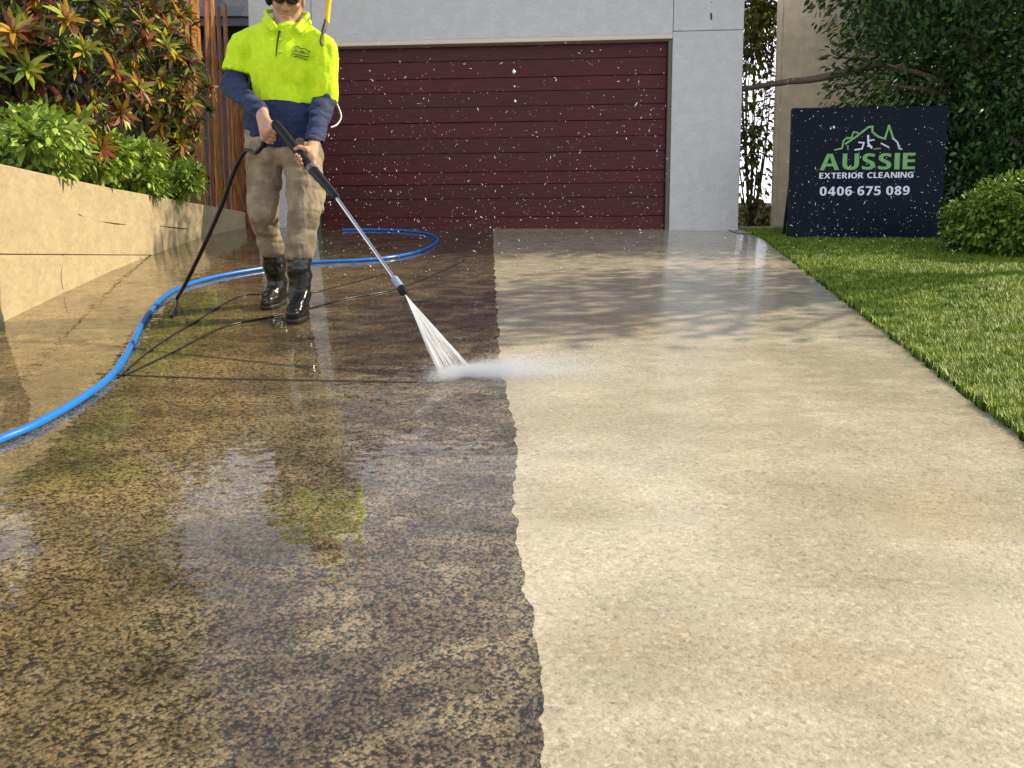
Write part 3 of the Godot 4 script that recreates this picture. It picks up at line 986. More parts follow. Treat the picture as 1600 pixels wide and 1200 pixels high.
func right_side() -> void:
	var pathm := sheet(func(_d): return 2.55, func(_d): return 3.55, 8.75, 9.75, 4, 4, func(_p): return Color.WHITE, 0.006, false)
	tag(part("path", pathm, M.path), "", "", "", "structure")
	# neighbour's cream wall
	var nb := thing("cream_house", Vector3(3.52, 1.7, -10.6), "cream rendered house wall behind the dark leafy tree", "house")
	nb.rotation.y = deg_to_rad(-18.5)
	var mb := MB.new()
	mb.box(Transform3D(Basis.IDENTITY, Vector3(1.7, 2.6, -2.0)), Vector3(3.4, 5.6, 4.0), 0.03)
	part("wall", mb.mesh(), M.cream, nb)
	mb = MB.new()
	mb.box(Transform3D(Basis.IDENTITY, Vector3(0.035, 2.6, -0.03)), Vector3(0.09, 5.6, 0.09), 0.02)
	part("corner_strip", mb.mesh(), M.cream, nb)
	mb = MB.new()
	mb.box(Transform3D(Basis.IDENTITY, Vector3(1.7, 5.5, -2.0)), Vector3(3.9, 0.16, 4.5), 0.02)
	part("roof", mb.mesh(), M.slate[1], nb)
	var ww := thing("white_boundary_wall", Vector3(3.9, 1.7, -13.6), "low white painted boundary wall seen through the gap beside the garage", "wall")
	mb = MB.new()
	mb.box(Transform3D(Basis.IDENTITY, Vector3(0, 0.35, 0)), Vector3(3.0, 0.9, 0.2), 0.02)
	part("panel", mb.mesh(), M.white_wall, ww)
	mb = MB.new()
	mb.box(Transform3D(Basis.IDENTITY, Vector3(0, 0.85, 0)), Vector3(3.1, 0.1, 0.3), 0.02)
	part("coping", mb.mesh(), M.white_wall, ww)
	# tall thin shrub in the gap
	var small_leaf := leaf_mesh(1.0, 0.45, 0.25, 0.2)
	var gs := thing("gap_shrub", Vector3(3.42, 1.72, -11.2), "tall thin yellow green shrub in the gap beside the garage", "shrub")
	var tips := []
	for k in 13: tips.append(Vector3(rng.randf_range(-0.35, 0.35), rng.randf_range(2.2, 3.9), rng.randf_range(-0.4, 0.4)))
	part("stem", branch_mesh(Vector3.ZERO, tips, 0.014), M.bark, gs)
	var f := foliage([[Vector3(0, 3.2, 0), Vector3(0.45, 0.95, 0.5), 3.0], [Vector3(-0.05, 4.3, 0), Vector3(0.5, 0.7, 0.5), 2.0], [Vector3(0, 1.6, 0), Vector3(0.4, 1.3, 0.4), 1.2], [Vector3(0, 0.2, 0.3), Vector3(0.4, 0.4, 0.3), 0.7]], 5200, Vector2(0.07, 0.12), [Color(0.25, 0.30, 0.03), Color(0.10, 0.16, 0.03), Color(0.40, 0.38, 0.05), Color(0.14, 0.08, 0.04)], 0.0, 21, 0.6)
	multi("foliage", small_leaf, M.leaf_dull, f[0], f[1], gs).set_meta("kind", "stuff")
	# large dark tree behind the sign
	var dark := [Color(0.034, 0.078, 0.020), Color(0.058, 0.125, 0.028), Color(0.020, 0.050, 0.018), Color(0.11, 0.18, 0.035)]
	var foot := Vector3(5.3, TA * 9.1 - 0.05, -9.1)
	var tr := thing("leafy_tree", foot, "large dense dark green tree behind the navy sign", "tree")
	var bl := [[Vector3(4.75, 3.35, -8.9), Vector3(1.30, 1.25, 0.95), 1.5], [Vector3(5.7, 3.2, -8.6), Vector3(1.3, 1.4, 1.1), 1.5], [Vector3(4.6, 4.85, -9.2), Vector3(1.35, 1.2, 1.1), 1.4], [Vector3(6.5, 4.6, -8.7), Vector3(1.5, 1.4, 1.2), 1.5], [Vector3(5.2, 2.25, -8.5), Vector3(1.1, 0.85, 0.7), 0.9], [Vector3(6.4, 2.3, -8.0), Vector3(1.1, 1.2, 0.8), 1.2], [Vector3(7.6, 3.2, -7.9), Vector3(1.2, 1.6, 1.0), 1.2], [Vector3(5.6, 5.9, -9.2), Vector3(1.6, 0.9, 1.2), 1.0], [Vector3(5.4, 7.3, -9.6), Vector3(1.5, 1.0, 1.3), 0.8], [Vector3(6.6, 8.2, -10.0), Vector3(1.4, 1.0, 1.3), 0.6], [Vector3(5.0, 8.6, -10.2), Vector3(1.3, 0.9, 1.2), 0.5]]
	tips = []
	for b in bl:
		b[0] -= foot
		for k in 5: tips.append(b[0] + rnd_dir() * b[1] * 0.75)
	mb = MB.new()
	var trunk_top := Vector3(-0.1, 1.3, 0.05)
	mb.tube([Vector3.ZERO, Vector3(0.02, 0.5, 0), trunk_top], [0.19, 0.15, 0.13], 12)
	part("trunk", mb.mesh(), M.bark, tr)
	part("limb", branch_mesh(trunk_top, tips, 0.07), M.bark, tr)
	var bough := smooth_path([A(1130, 146, 9.75) - foot, A(1175, 137, 9.7) - foot, A(1230, 128, 9.5) - foot, A(1300, 118, 9.2) - foot, Vector3(0, 2.2, 0)], 0.1)
	var rs := []
	for k in bough.size(): rs.append(lerpf(0.030, 0.060, float(k) / bough.size()))
	mb = MB.new()
	mb.tube(bough, rs, 9)
	part("bough", mb.mesh(), M.bark, tr)
	f = foliage(bl, 62000, Vector2(0.055, 0.10), dark, -0.12, 33, 0.42)
	multi("crown", small_leaf, M.leaf, f[0], f[1], tr).set_meta("kind", "stuff")
	# tree further along the lawn, whose crown streaks the drive with shade
	foot = Vector3(6.5, TA * 6.3 - 0.05, -6.3)
	tr = thing("garden_tree", foot, "slender open crowned tree at the far side of the lawn", "tree")
	bl = [[Vector3(-0.2, 4.0, 0.2), Vector3(1.5, 0.7, 1.3), 1.0], [Vector3(0.4, 4.7, -0.2), Vector3(1.2, 0.6, 1.2), 1.0], [Vector3(-0.9, 4.6, 0.6), Vector3(0.9, 0.5, 0.9), 0.6]]
	tips = []
	for b in bl:
		for k in 5: tips.append(b[0] + rnd_dir() * b[1] * 0.8)
	mb = MB.new()
	mb.tube([Vector3.ZERO, Vector3(0.05, 1.2, 0), Vector3(0, 2.6, 0)], [0.14, 0.10, 0.08], 10)
	part("trunk", mb.mesh(), M.bark, tr)
	part("limb", branch_mesh(Vector3(0, 2.55, 0), tips, 0.05), M.bark, tr)
	f = foliage(bl, 2700, Vector2(0.08, 0.14), dark, 0.2, 35, 0.6)
	multi("crown", small_leaf, M.leaf, f[0], f[1], tr).set_meta("kind", "stuff")
	# clipped round bush on the lawn
	var bp := P(1568, 400) + Vector3(0.12, 0, 0)
	var rb := thing("round_bush", bp, "rounded mid green bush on the lawn beside the sign", "bush")
	bl = []
	tips = []
	for k in 40:
		var dir := rnd_dir()
		var q := Vector3(0, 0.32, 0) + dir * Vector3(0.47, 0.27, 0.40)
		bl.append([q, Vector3(0.19, 0.16, 0.19), 1.0])
		tips.append(q)
	part("stem", branch_mesh(Vector3.ZERO, tips, 0.015), M.bark, rb)
	f = foliage(bl, 20000, Vector2(0.035, 0.065), [Color(0.12, 0.22, 0.025), Color(0.20, 0.31, 0.035), Color(0.07, 0.14, 0.02), Color(0.27, 0.35, 0.05)], -0.2, 41, 0.55)
	multi("foliage", small_leaf, M.leaf_dull, f[0], f[1], rb).set_meta("kind", "stuff")

	# sign board
	var a := P(1231, 374)
	var b2 := P(1479, 384)
	b2 = Vector3(P(1468, 375).x, a.y, -8.05)
	var ex := (b2 - a).normalized()
	var width := (b2 - a).length()
	var sg := thing("navy_sign", a, "dark navy advertising board with green and white lettering on the lawn", "sign")
	sg.basis = Basis(ex, Vector3.UP, ex.cross(Vector3.UP))
	var ht := 1.335
	mb = MB.new()
	mb.box(Transform3D(Basis.IDENTITY, Vector3(width * 0.5, ht * 0.5 - 0.1, -0.03)), Vector3(width, ht + 0.2, 0.05), 0.004)
	part("board", mb.mesh(), M.navy_board, sg)
	for side in [0.06, width - 0.06]:
		mb = MB.new()
		mb.tube([Vector3(side, ht * 0.8, -0.06), Vector3(side, -0.15, -0.45)], 0.018, 8)
		part("brace", mb.mesh(), M.black, sg)
	var uv := func(zx: float, zy: float) -> Vector2: return Vector2((zx - 75.0) / 1335.0 * width, (1135.0 - zy) / 1080.0 * ht)
	text_on(sg, "AUSSIE", M.print_green, 800, uv.call(330, 565), uv.call(1150, 432), -0.002)
	text_on(sg, "EXTERIOR CLEANING", M.print_white, 700, uv.call(330, 634), uv.call(1140, 587), -0.002)
	text_on(sg, "0406 675 089", M.print_white, 700, uv.call(340, 775), uv.call(1115, 700), -0.002)
	var stroke := func(called: String, pts: Array, w: float, m: Material) -> void:
		var s := MB.new()
		for k in pts.size() - 1:
			var p: Vector2 = uv.call(pts[k][0], pts[k][1])
			var q: Vector2 = uv.call(pts[k + 1][0], pts[k + 1][1])
			var dd := (q - p)
			s.box(Transform3D(Basis(Vector3.BACK, dd.angle()), Vector3((p.x + q.x) * 0.5, (p.y + q.y) * 0.5, -0.0035 + 0.0002 * k)), Vector3(dd.length() + w * 0.6, w, 0.004))
		part(called, s.mesh(), m, sg)
	stroke.call("emblem_outline", [[455, 400], [518, 388], [528, 325], [556, 302], [592, 308], [612, 256], [645, 262], [655, 280]], 0.016, M.print_green)
	stroke.call("emblem_outline", [[545, 352], [640, 292], [735, 220], [772, 215], [772, 258], [825, 298], [882, 316], [912, 208], [948, 302]], 0.020, M.print_green)
	stroke.call("emblem_outline", [[948, 310], [992, 345], [1008, 395], [1030, 402]], 0.016, M.print_pale)
	stroke.call("emblem_outline", [[568, 400], [568, 366]], 0.010, M.print_green)
	stroke.call("emblem_mark", [[630, 402], [690, 394], [704, 345], [660, 342]], 0.014, M.print_white)
	stroke.call("emblem_mark", [[738, 288], [742, 352], [772, 388]], 0.018, M.print_white)
	stroke.call("emblem_mark", [[745, 330], [790, 322]], 0.012, M.print_white)
	stroke.call("emblem_mark", [[738, 372], [770, 376]], 0.016, M.print_white)
	stroke.call("emblem_mark", [[790, 398], [850, 392]], 0.010, M.print_green)
	stroke.call("emblem_mark", [[852, 352], [885, 368], [920, 386]], 0.013, M.print_white)

# ---------------------------------------------------------------- hoses and cables on the ground
func hoses() -> void:
	var lay := func(list: Array, r: float) -> Array:
		var pts := []
		for q in list: pts.append(P(q[0], q[1]) + up_n * (r + (q[2] if q.size() > 2 else 0.0)))
		return smooth_path(pts, 0.02)
	var put := func(called: String, path: Array, r: float, m: Material, label: String) -> void:
		var o: Vector3 = path[0]
		var loc := path.map(func(p): return p - o)
		var mb := MB.new()
		mb.tube(loc, r, 10)
		var h := part(called, mb.mesh(), m)
		h.position = o
		tag(h, label, "hose" if "hose" in called else "cable")
	put.call("blue_hose", lay.call([[-140, 760], [-60, 722], [0, 694], [60, 668], [130, 627], [178, 588], [205, 545], [232, 494], [270, 458], [330, 437], [410, 422], [480, 413], [560, 409], [620, 403], [665, 391], [684, 377], [668, 367], [630, 362], [575, 360.5], [535, 361]], 0.0135), 0.0135, M.blue_hose, "bright blue garden hose snaking along the wet driveway")
	put.call("thin_cable", lay.call([[185, 592], [240, 545], [300, 507], [372, 465], [420, 461], [480, 459], [530, 448], [590, 432], [602, 428]], 0.004), 0.004, M.black_hose, "thin black cable passing between the blue hose and the boots")
	put.call("thin_cable", lay.call([[195, 588], [270, 552], [350, 512], [420, 497], [470, 486], [540, 468], [610, 455], [660, 438], [700, 420], [725, 408]], 0.004), 0.004, M.black_hose, "thin black cable running under the wand tip past the front boot")

# ---------------------------------------------------------------- the worker
func moved(src: MB, xf: Transform3D, dst: MB) -> void:
	var k0 := dst.v.size()
	for k in src.v.size(): dst.vert(xf * src.v[k], (xf.basis * src.n[k]).normalized(), src.c[k])
	for q in src.i: dst.i.append(k0 + q)
func surf(f: Field, px: float, py: float, t0: float, t1: float) -> Vector3:     # first hit of a pixel's ray with a field
	var t := t0
	while t < t1:
		var p := W(px, py, t)
		var q := (p - f.o) / f.h
		var x := int(q.x); var y := int(q.y); var z := int(q.z)
		if x >= 0 and y >= 0 and z >= 0 and x < f.nx - 1 and y < f.ny - 1 and z < f.nz - 1:
			if f.d[(z * f.ny + y) * f.nx + x] < f.h * 0.4: return p
		t += 0.003
	return W(px, py, t1)
func grip(mb: MB, c: Vector3, u: Vector3, w: Vector3, v: Vector3, rg: float, wrist: Vector3, arm: Vector3, thumb: float) -> void:
	u = u.normalized()
	w = (w - u * w.dot(u)).normalized()
	v = (v - u * v.dot(u))
	v = (v - w * v.dot(w)).normalized()
	var f := Field.new(c.min(wrist).min(arm) - Vector3.ONE * 0.10, c.max(wrist).max(arm) + Vector3.ONE * 0.10, 0.0035)
	var on := func(a: float, off: float, r: float) -> Vector3: return c + u * off + (w * cos(deg_to_rad(a)) + v * sin(deg_to_rad(a))) * (rg + r)
	var offs := [-0.033, -0.011, 0.011, 0.032]
	var ends := [222, 232, 226, 205]
	for k in 4:
		var kn: Vector3 = on.call(38, offs[k], 0.014)
		var r := [0.0088, 0.0095, 0.0092, 0.0080][k] as float
		f.cone(wrist + u * offs[k] * 0.45, kn, 0.015, 0.0125, 0.02)
		var prev := kn
		for j in 3:
			var nx: Vector3 = on.call(lerpf(38, ends[k], (j + 1) / 3.0), offs[k] * (1.0 - 0.04 * j), 0.0085)
			f.cone(prev, nx, r * (1.12 - 0.1 * j), r * (1.04 - 0.1 * j), 0.005)
			prev = nx
	f.cone(wrist, on.call(8, 0.0, 0.018), 0.026, 0.022, 0.02)
	var tb: Vector3 = wrist.lerp(on.call(-25, thumb * 0.03, 0.016), 0.45)
	var t1: Vector3 = on.call(-30, thumb * 0.042, 0.015)
	var t2: Vector3 = on.call(-70, thumb * 0.055, 0.011)
	var t3: Vector3 = on.call(-112, thumb * 0.058, 0.009)
	f.cone(tb, t1, 0.017, 0.013, 0.015)
	f.cone(t1, t2, 0.0125, 0.0105, 0.005)
	f.cone(t2, t3, 0.0108, 0.0085, 0.004)
	f.cone(wrist, arm, 0.026, 0.032, 0.015)
	f.into(mb)

func worker() -> void:
	var foot_l := P(457, 507)                                   # toes on the ground
	var foot_r := P(414, 485)
	var back := Vector3(0, TA, -1).normalized()
	var base := (foot_l + foot_r) * 0.5
	var person := thing("person", base, "person in yellow and navy work shirt, khaki trousers and black boots aiming a washer wand", "person")
	var put := func(called: String, f: Field, m: Material, parent: Node = person) -> MeshInstance3D:
		var mb := MB.new()
		f.into(mb, base)
		return part(called, mb.mesh(), m, parent)
	var weave := noise(FastNoiseLite.TYPE_SIMPLEX_SMOOTH, 0.012, 4, 61)
	weave.fractal_type = FastNoiseLite.FRACTAL_RIDGED
	var crease := noise(FastNoiseLite.TYPE_SIMPLEX_SMOOTH, 1.0, 2, 82)
	crease.fractal_type = FastNoiseLite.FRACTAL_RIDGED
	var cloth := func(c: Color, s: float, lo: float) -> StandardMaterial3D:
		var m := mat(c, 0.85, {uv1_triplanar = true, uv1_scale = Vector3.ONE * s, rim_enabled = true, rim = 0.2})
		m.albedo_texture = ntex(noise(FastNoiseLite.TYPE_SIMPLEX_SMOOTH, 0.012, 4, 62), 512, ramp([[0.0, lo], [0.5, 0.5 + lo * 0.5], [0.7, 1.0], [1.0, 1.0]]))
		m.normal_enabled = true
		m.normal_texture = ntex(weave, 512, null, 6.0)
		m.normal_scale = 0.7
		return m
	var yellow: StandardMaterial3D = cloth.call(col(0.56, 0.79, 0.008), 3.0, 0.85)
	var navy: StandardMaterial3D = cloth.call(col(0.012, 0.023, 0.085), 3.0, 0.6)
	var khaki: StandardMaterial3D = cloth.call(col(0.30, 0.24, 0.16), 1.3, 0.35)
	khaki.normal_scale = 0.35
	var boot_m := mat(col(0.012, 0.013, 0.012), 0.22)
	var boot_n := ntex(noise(FastNoiseLite.TYPE_SIMPLEX_SMOOTH, 0.02, 3, 63), 512, ramp([[0.0, 0.5], [0.5, 0.7], [0.68, 1.0], [1.0, 1.0]]))
	boot_m.uv1_triplanar = true
	boot_m.uv1_scale = Vector3.ONE * 4.0
	boot_m.albedo_texture = boot_n
	var sole_m := mat(col(0.02, 0.02, 0.018), 0.5)
	var skin := mat(col(0.50, 0.285, 0.185), 0.5, {subsurf_scatter_enabled = true, subsurf_scatter_strength = 0.15})
	skin.uv1_triplanar = true
	skin.uv1_scale = Vector3.ONE * 6.0
	skin.albedo_texture = ntex(noise(FastNoiseLite.TYPE_SIMPLEX_SMOOTH, 0.02, 4, 64), 256, ramp([[0.0, 0.75], [0.5, 0.9], [1.0, 1.0]]))

	# joints: pixel and lens distance
	var sh_r := W(379, 70, 4.0); var el_r := W(365, 134, 4.04); var wr_r := W(406, 174, 3.80)
	var sh_l := W(506, 74, 4.0); var el_l := W(505, 158, 4.05); var wr_l := W(489, 229, 3.82)
	var neck := W(446, 52, 4.04)
	# ---- shirt, yellow upper part
	var lo := W(325, 235, 4.4).min(W(325, 235, 3.7))
	var hi := W(550, 15, 3.7).max(W(550, 15, 4.4))
	var box_lo := Vector3(lo.x, W(440, 235, 4.05).y, W(440, 100, 4.34).z)
	var box_hi := Vector3(hi.x, W(440, 10, 4.05).y, W(440, 100, 3.68).z)
	var fl := Vector3(1, 1, 0.66)
	var s1 := Field.new(box_lo, box_hi, 0.0095)
	s1.cone(W(404, 66, 4.03), W(486, 69, 4.03), 0.078, 0.078, 0.05, Vector3(1, 1, 0.95))
	s1.cone(W(422, 58, 4.05), W(466, 60, 4.05), 0.075, 0.075, 0.05, Vector3(1, 1, 1.0))
	s1.cone(W(430, 100, 4.03), W(456, 102, 4.03), 0.140, 0.140, 0.05, Vector3(1, 1, 0.80))
	s1.cone(W(436, 130, 4.05), W(444, 205, 4.07), 0.160, 0.172, 0.05, fl)
	s1.cone(sh_r, sh_r.lerp(el_r, 0.8), 0.066, 0.070, 0.022)
	s1.cone(sh_r.lerp(el_r, 0.6), el_r, 0.070, 0.071, 0.01)
	s1.cone(sh_l, sh_l.lerp(el_l, 0.8), 0.068, 0.070, 0.022)
	s1.cone(sh_l.lerp(el_l, 0.6), el_l + Vector3(0, -0.03, 0), 0.069, 0.070, 0.01)
	s1.warp(noise(FastNoiseLite.TYPE_SIMPLEX_SMOOTH, 1.0, 3, 71), 0.012, Vector3(10, 3.6, 8))
	s1.warp(noise(FastNoiseLite.TYPE_SIMPLEX_SMOOTH, 1.0, 1, 72), 0.004, Vector3(20, 11, 16))
	for q in [[386, 88, 3.96, 386, 122, 3.93], [485, 92, 3.96, 484, 128, 3.93], [484, 128, 3.93, 483, 165, 3.93]]:
		s1.cone(W(q[0], q[1], q[2]), W(q[3], q[4], q[5]), 0.010, 0.016, 0.012, Vector3.ONE, true)
	var xr := W(387, 120, 3.95).x
	var xl := W(484, 120, 3.95).x
	var yr := W(365, 117, 4.0).y
	var yl := W(505, 155, 4.0).y
	var yt := W(441, 160, 3.92).y
	var xm := W(441, 160, 3.92).x
	var ysh := func(p: Vector3) -> float:
		if p.x < xr: return yr - p.y - 0.18 * (p.x - xr)
		if p.x > xl: return yl - p.y
		return yt + 0.32 * (p.x - xm) * (p.x - xm) * 4.0 - p.y
	var shirt: MeshInstance3D = put.call("shirt", s1.clip(ysh), yellow)
	# ---- navy lower part and long sleeves
	var s2 := Field.new(box_lo, box_hi, 0.0095)
	s2.cone(W(437, 150, 4.05), W(443, 200, 4.07), 0.166, 0.176, 0.05, fl)
	s2.cone(W(440, 196, 4.07), W(444, 205, 4.07), 0.192, 0.190, 0.03, Vector3(1, 1, 0.70))
	s2.cone(sh_r.lerp(el_r, 0.55), el_r, 0.060, 0.062, 0.012)
	s2.cone(el_r, wr_r, 0.062, 0.041, 0.02)
	s2.cone(sh_l.lerp(el_l, 0.7), el_l, 0.060, 0.061, 0.012)
	s2.cone(el_l, wr_l, 0.061, 0.043, 0.02)
	s2.warp(noise(FastNoiseLite.TYPE_SIMPLEX, 1.0, 2, 73), 0.010, Vector3(7, 19, 8))
	var below := func(p: Vector3) -> float:
		if p.z > W(440, 150, 3.88).z or p.x < xr or p.x > xl: return -1.0
		return p.y - (yt + 0.02)
	part("navy_lower_shirt", (func(): var m := MB.new(); s2.clip(below).into(m, base); return m.mesh()).call(), navy, person)
	# thin pale tape along the hems
	# ---- collar, placket, buttons, chest print
	var cf := Field.new(W(395, 65, 4.2).min(W(395, 65, 3.8)), W(500, -10, 3.8).max(W(500, -10, 4.2)), 0.006)
	for q in [[[412, 30, 4.0], [425, 47, 3.90]], [[415, 20, 4.02], [431, 42, 3.90]], [[484, 36, 4.0], [468, 50, 3.90]], [[481, 24, 4.02], [463, 44, 3.90]], [[415, 18, 4.03], [448, 16, 4.13]], [[480, 22, 4.03], [448, 16, 4.13]], [[413, 30, 4.03], [448, 30, 4.15]], [[484, 34, 4.03], [448, 30, 4.15]]]:
		cf.cone(W(q[0][0], q[0][1], q[0][2]), W(q[1][0], q[1][1], q[1][2]), 0.0115, 0.0095, 0.012, Vector3(1, 1, 0.7))
	put.call("collar", cf, yellow)
	var mbp := MB.new()
	var pl := []
	for q in [[437, 48], [435, 56], [433, 66], [432, 78], [431, 88]]: pl.append(surf(s1, q[0], q[1], 3.6, 4.1) - base + Vector3(0, 0, -0.001))
	mbp.tube(pl, [0.007, 0.0045, 0.0035, 0.003, 0.002], 6)
	part("placket_opening", mbp.mesh(), mat(col(0.03, 0.04, 0.01), 0.9), person)
	for q in [[438, 62], [437, 80]]:
		var b := MB.new()
		var p := surf(s1, q[0], q[1], 3.6, 4.1) - base
		b.tube([p + Vector3(0, 0, -0.003), p + Vector3(0, 0, 0.003)], 0.0075, 10)
		part("button", b.mesh(), mat(col(0.55, 0.72, 0.05), 0.4), person)
	var ink := mat(col(0.02, 0.06, 0.02), 0.8)
	for row in [[[460, 74], [465, 73], [470, 76], [478, 77], [483, 81], [485, 79]], [[457, 80], [464, 80], [472, 83], [484, 85]], [[456, 84], [463, 85], [474, 88], [483, 89]], [[455, 87], [456, 88]], [[459, 88], [466, 89], [474, 92], [482, 93]], [[461, 77], [464, 78]], [[470, 80], [476, 82]]]:
		var path := []
		for q in row: path.append(surf(s1, q[0], q[1], 3.6, 4.1) - base + Vector3(0, 0, 0.002))
		var b := MB.new()
		b.tube(smooth_path(path, 0.006), 0.0022, 5)
		part("chest_print", b.mesh(), ink, person)
	# ---- trousers
	var tlo := Vector3(W(365, 300, 4.05).x, W(440, 425, 4.05).y, W(440, 300, 4.45).z)
	var thi := Vector3(W(520, 300, 4.05).x, W(440, 200, 4.05).y, W(440, 300, 3.75).z)
	var hip_r := W(414, 246, 4.08); var kn_r := W(410, 330, 4.10); var bt_r := W(424, 390, 4.27)
	var hip_l := W(474, 248, 4.06); var kn_l := W(475, 335, 3.98); var bt_l := W(467, 396, 3.99)
	var tr := Field.new(tlo, thi, 0.0075)
	tr.cone(W(422, 222, 4.08), W(462, 223, 4.08), 0.130, 0.130, 0.05, Vector3(1, 1, 0.86))
	tr.cone(W(420, 208, 4.08), W(464, 208, 4.08), 0.120, 0.120, 0.03, Vector3(1, 1, 0.9))
	tr.cone(hip_r, kn_r, 0.104, 0.077, 0.035)
	tr.cone(kn_r, bt_r, 0.077, 0.058, 0.02)
	tr.cone(hip_l, kn_l, 0.106, 0.082, 0.035)
	tr.cone(kn_l, bt_l, 0.082, 0.069, 0.02)
	tr.cone(W(504, 292, 4.06), W(500, 325, 4.03), 0.022, 0.026, 0.02)      # side pockets
	tr.cone(W(421, 377, 4.23), W(424, 385, 4.25), 0.071, 0.072, 0.012)
	tr.cone(W(469, 381, 3.99), W(468, 390, 3.99), 0.080, 0.079, 0.012)
	tr.warp(noise(FastNoiseLite.TYPE_SIMPLEX_SMOOTH, 1.0, 3, 81), 0.012, Vector3(12, 4.5, 12))
	tr.warp(crease, 0.008, Vector3(2.5, 8.5, 2.5))
	put.call("trousers", tr, khaki)
	# ---- boots
	for k in 2:
		var toe := foot_r if k == 0 else foot_l
		var turn := -0.12 if k == 0 else 0.03
		var fw := (-back).rotated(up_n, turn)
		var heel := toe - fw * 0.245
		var top: Vector3 = (bt_r if k == 0 else bt_l)
		var ank := heel + fw * 0.055 + up_n * 0.115
		var f := Field.new(toe.min(heel).min(top) - Vector3(0.1, 0.03, 0.12), toe.max(heel).max(top) + Vector3(0.1, 0.05, 0.12), 0.007)
		f.cone(top + (top - ank).normalized() * 0.012, top.lerp(ank, 0.45), 0.067 if k else 0.063, 0.060, 0.01)
		f.cone(top.lerp(ank, 0.4), ank, 0.060, 0.050, 0.02)
		f.cone(ank, heel + fw * 0.04 + up_n * 0.055, 0.050, 0.042, 0.02)
		f.cone(ank, toe - fw * 0.085 + up_n * 0.060, 0.048, 0.042, 0.03)
		f.cone(heel + fw * 0.04 + up_n * 0.048, toe - fw * 0.08 + up_n * 0.045, 0.038, 0.044, 0.02)
		f.cone(toe - fw * 0.09 + up_n * 0.047, toe - fw * 0.03 + up_n * 0.043, 0.047, 0.038, 0.02)
		f.warp(noise(FastNoiseLite.TYPE_SIMPLEX_SMOOTH, 1.0, 2, 83 + k), 0.009, Vector3(9, 14, 9))
		var flat := toe.dot(up_n) + 0.022
		var boot: MeshInstance3D = put.call("boot", f.clip(func(p: Vector3) -> float: return flat - p.dot(up_n)), boot_m)
		var s := Field.new(toe.min(heel) - Vector3(0.1, 0.03, 0.08), toe.max(heel) + Vector3(0.1, 0.08, 0.08), 0.006)
		s.cone(heel + fw * 0.035 + up_n * 0.02, heel + fw * 0.10 + up_n * 0.02, 0.041, 0.036, 0.02)
		s.cone(heel + fw * 0.10 + up_n * 0.02, toe - fw * 0.09 + up_n * 0.02, 0.038, 0.049, 0.02)
		s.cone(toe - fw * 0.09 + up_n * 0.02, toe - fw * 0.035 + up_n * 0.02, 0.050, 0.042, 0.02)
		put.call("sole", s.clip(func(p: Vector3) -> float: return maxf(toe.dot(up_n) + 0.001 - p.dot(up_n), p.dot(up_n) - flat - 0.004)), sole_m, boot)
	# ---- head, neck and hands: skin
	var body := MB.new()
	var hx := Transform3D(Basis(Vector3.UP, 0.16) * Basis(Vector3.RIGHT, 0.52) * Basis(Vector3.BACK, -0.06), W(449, -4, 4.0))
	var hf := Field.new(Vector3(-0.12, -0.2, -0.14), Vector3(0.12, 0.15, 0.14), 0.0038)
	hf.ball(Vector3(0, 0.035, -0.015), Vector3(0.077, 0.093, 0.096), 0.03)
	hf.ball(Vector3(0, -0.03, 0.028), Vector3(0.060, 0.085, 0.062), 0.03)
	for s in [-1.0, 1.0]:
		hf.cone(Vector3(0.056 * s, -0.045, -0.005), Vector3(0.046 * s, -0.085, 0.02), 0.018, 0.018, 0.025)
		hf.cone(Vector3(0.046 * s, -0.085, 0.02), Vector3(0.010 * s, -0.112, 0.072), 0.018, 0.016, 0.025)
		hf.ball(Vector3(0.040 * s, -0.025, 0.066), Vector3(0.024, 0.022, 0.018), 0.02)
		hf.ball(Vector3(0.079 * s, -0.012, -0.012), Vector3(0.010, 0.032, 0.019), 0.008)
		hf.cone(Vector3(0.008 * s, 0.024, 0.086), Vector3(0.048 * s, 0.022, 0.070), 0.010, 0.009, 0.015)
		hf.ball(Vector3(0.012 * s, -0.036, 0.096), Vector3(0.009, 0.008, 0.010), 0.008)
		hf.cone(Vector3(0.032 * s, 0.003, 0.098), Vector3(0.034 * s, 0.003, 0.096), 0.013, 0.012, 0.012, Vector3.ONE, true)
		hf.ball(Vector3(0.032 * s, 0.002, 0.072), Vector3(0.014, 0.013, 0.013), 0.004)
	hf.ball(Vector3(0, -0.108, 0.074), Vector3(0.020, 0.016, 0.014), 0.02)
	hf.cone(Vector3(0, 0.008, 0.088), Vector3(0, -0.034, 0.108), 0.008, 0.012, 0.012)
	hf.ball(Vector3(0, -0.061, 0.088), Vector3(0.023, 0.006, 0.009), 0.008)
	hf.ball(Vector3(0, -0.076, 0.086), Vector3(0.019, 0.007, 0.009), 0.008)
	hf.cone(Vector3(-0.021, -0.0685, 0.097), Vector3(0.021, -0.0685, 0.097), 0.0032, 0.0032, 0.004, Vector3.ONE, true)
	hf.cone(Vector3(0, -0.06, -0.03), hx.affine_inverse() * neck, 0.052, 0.058, 0.03)
	var hm := MB.new()
	hf.into(hm)
	moved(hm, hx, body)
	var bf := Field.new(box_lo, box_hi, 0.012)
	bf.cone(neck, W(443, 200, 4.07), 0.085, 0.14, 0.05, fl)
	bf.cone(W(400, 70, 4.03), W(490, 72, 4.03), 0.05, 0.05, 0.04)
	bf.cone(sh_r, el_r, 0.045, 0.03, 0.02)
	bf.cone(el_r, wr_r, 0.03, 0.026, 0.01)
	bf.cone(sh_l, el_l, 0.045, 0.03, 0.02)
	bf.cone(el_l, wr_l, 0.03, 0.026, 0.01)
	bf.into(body)
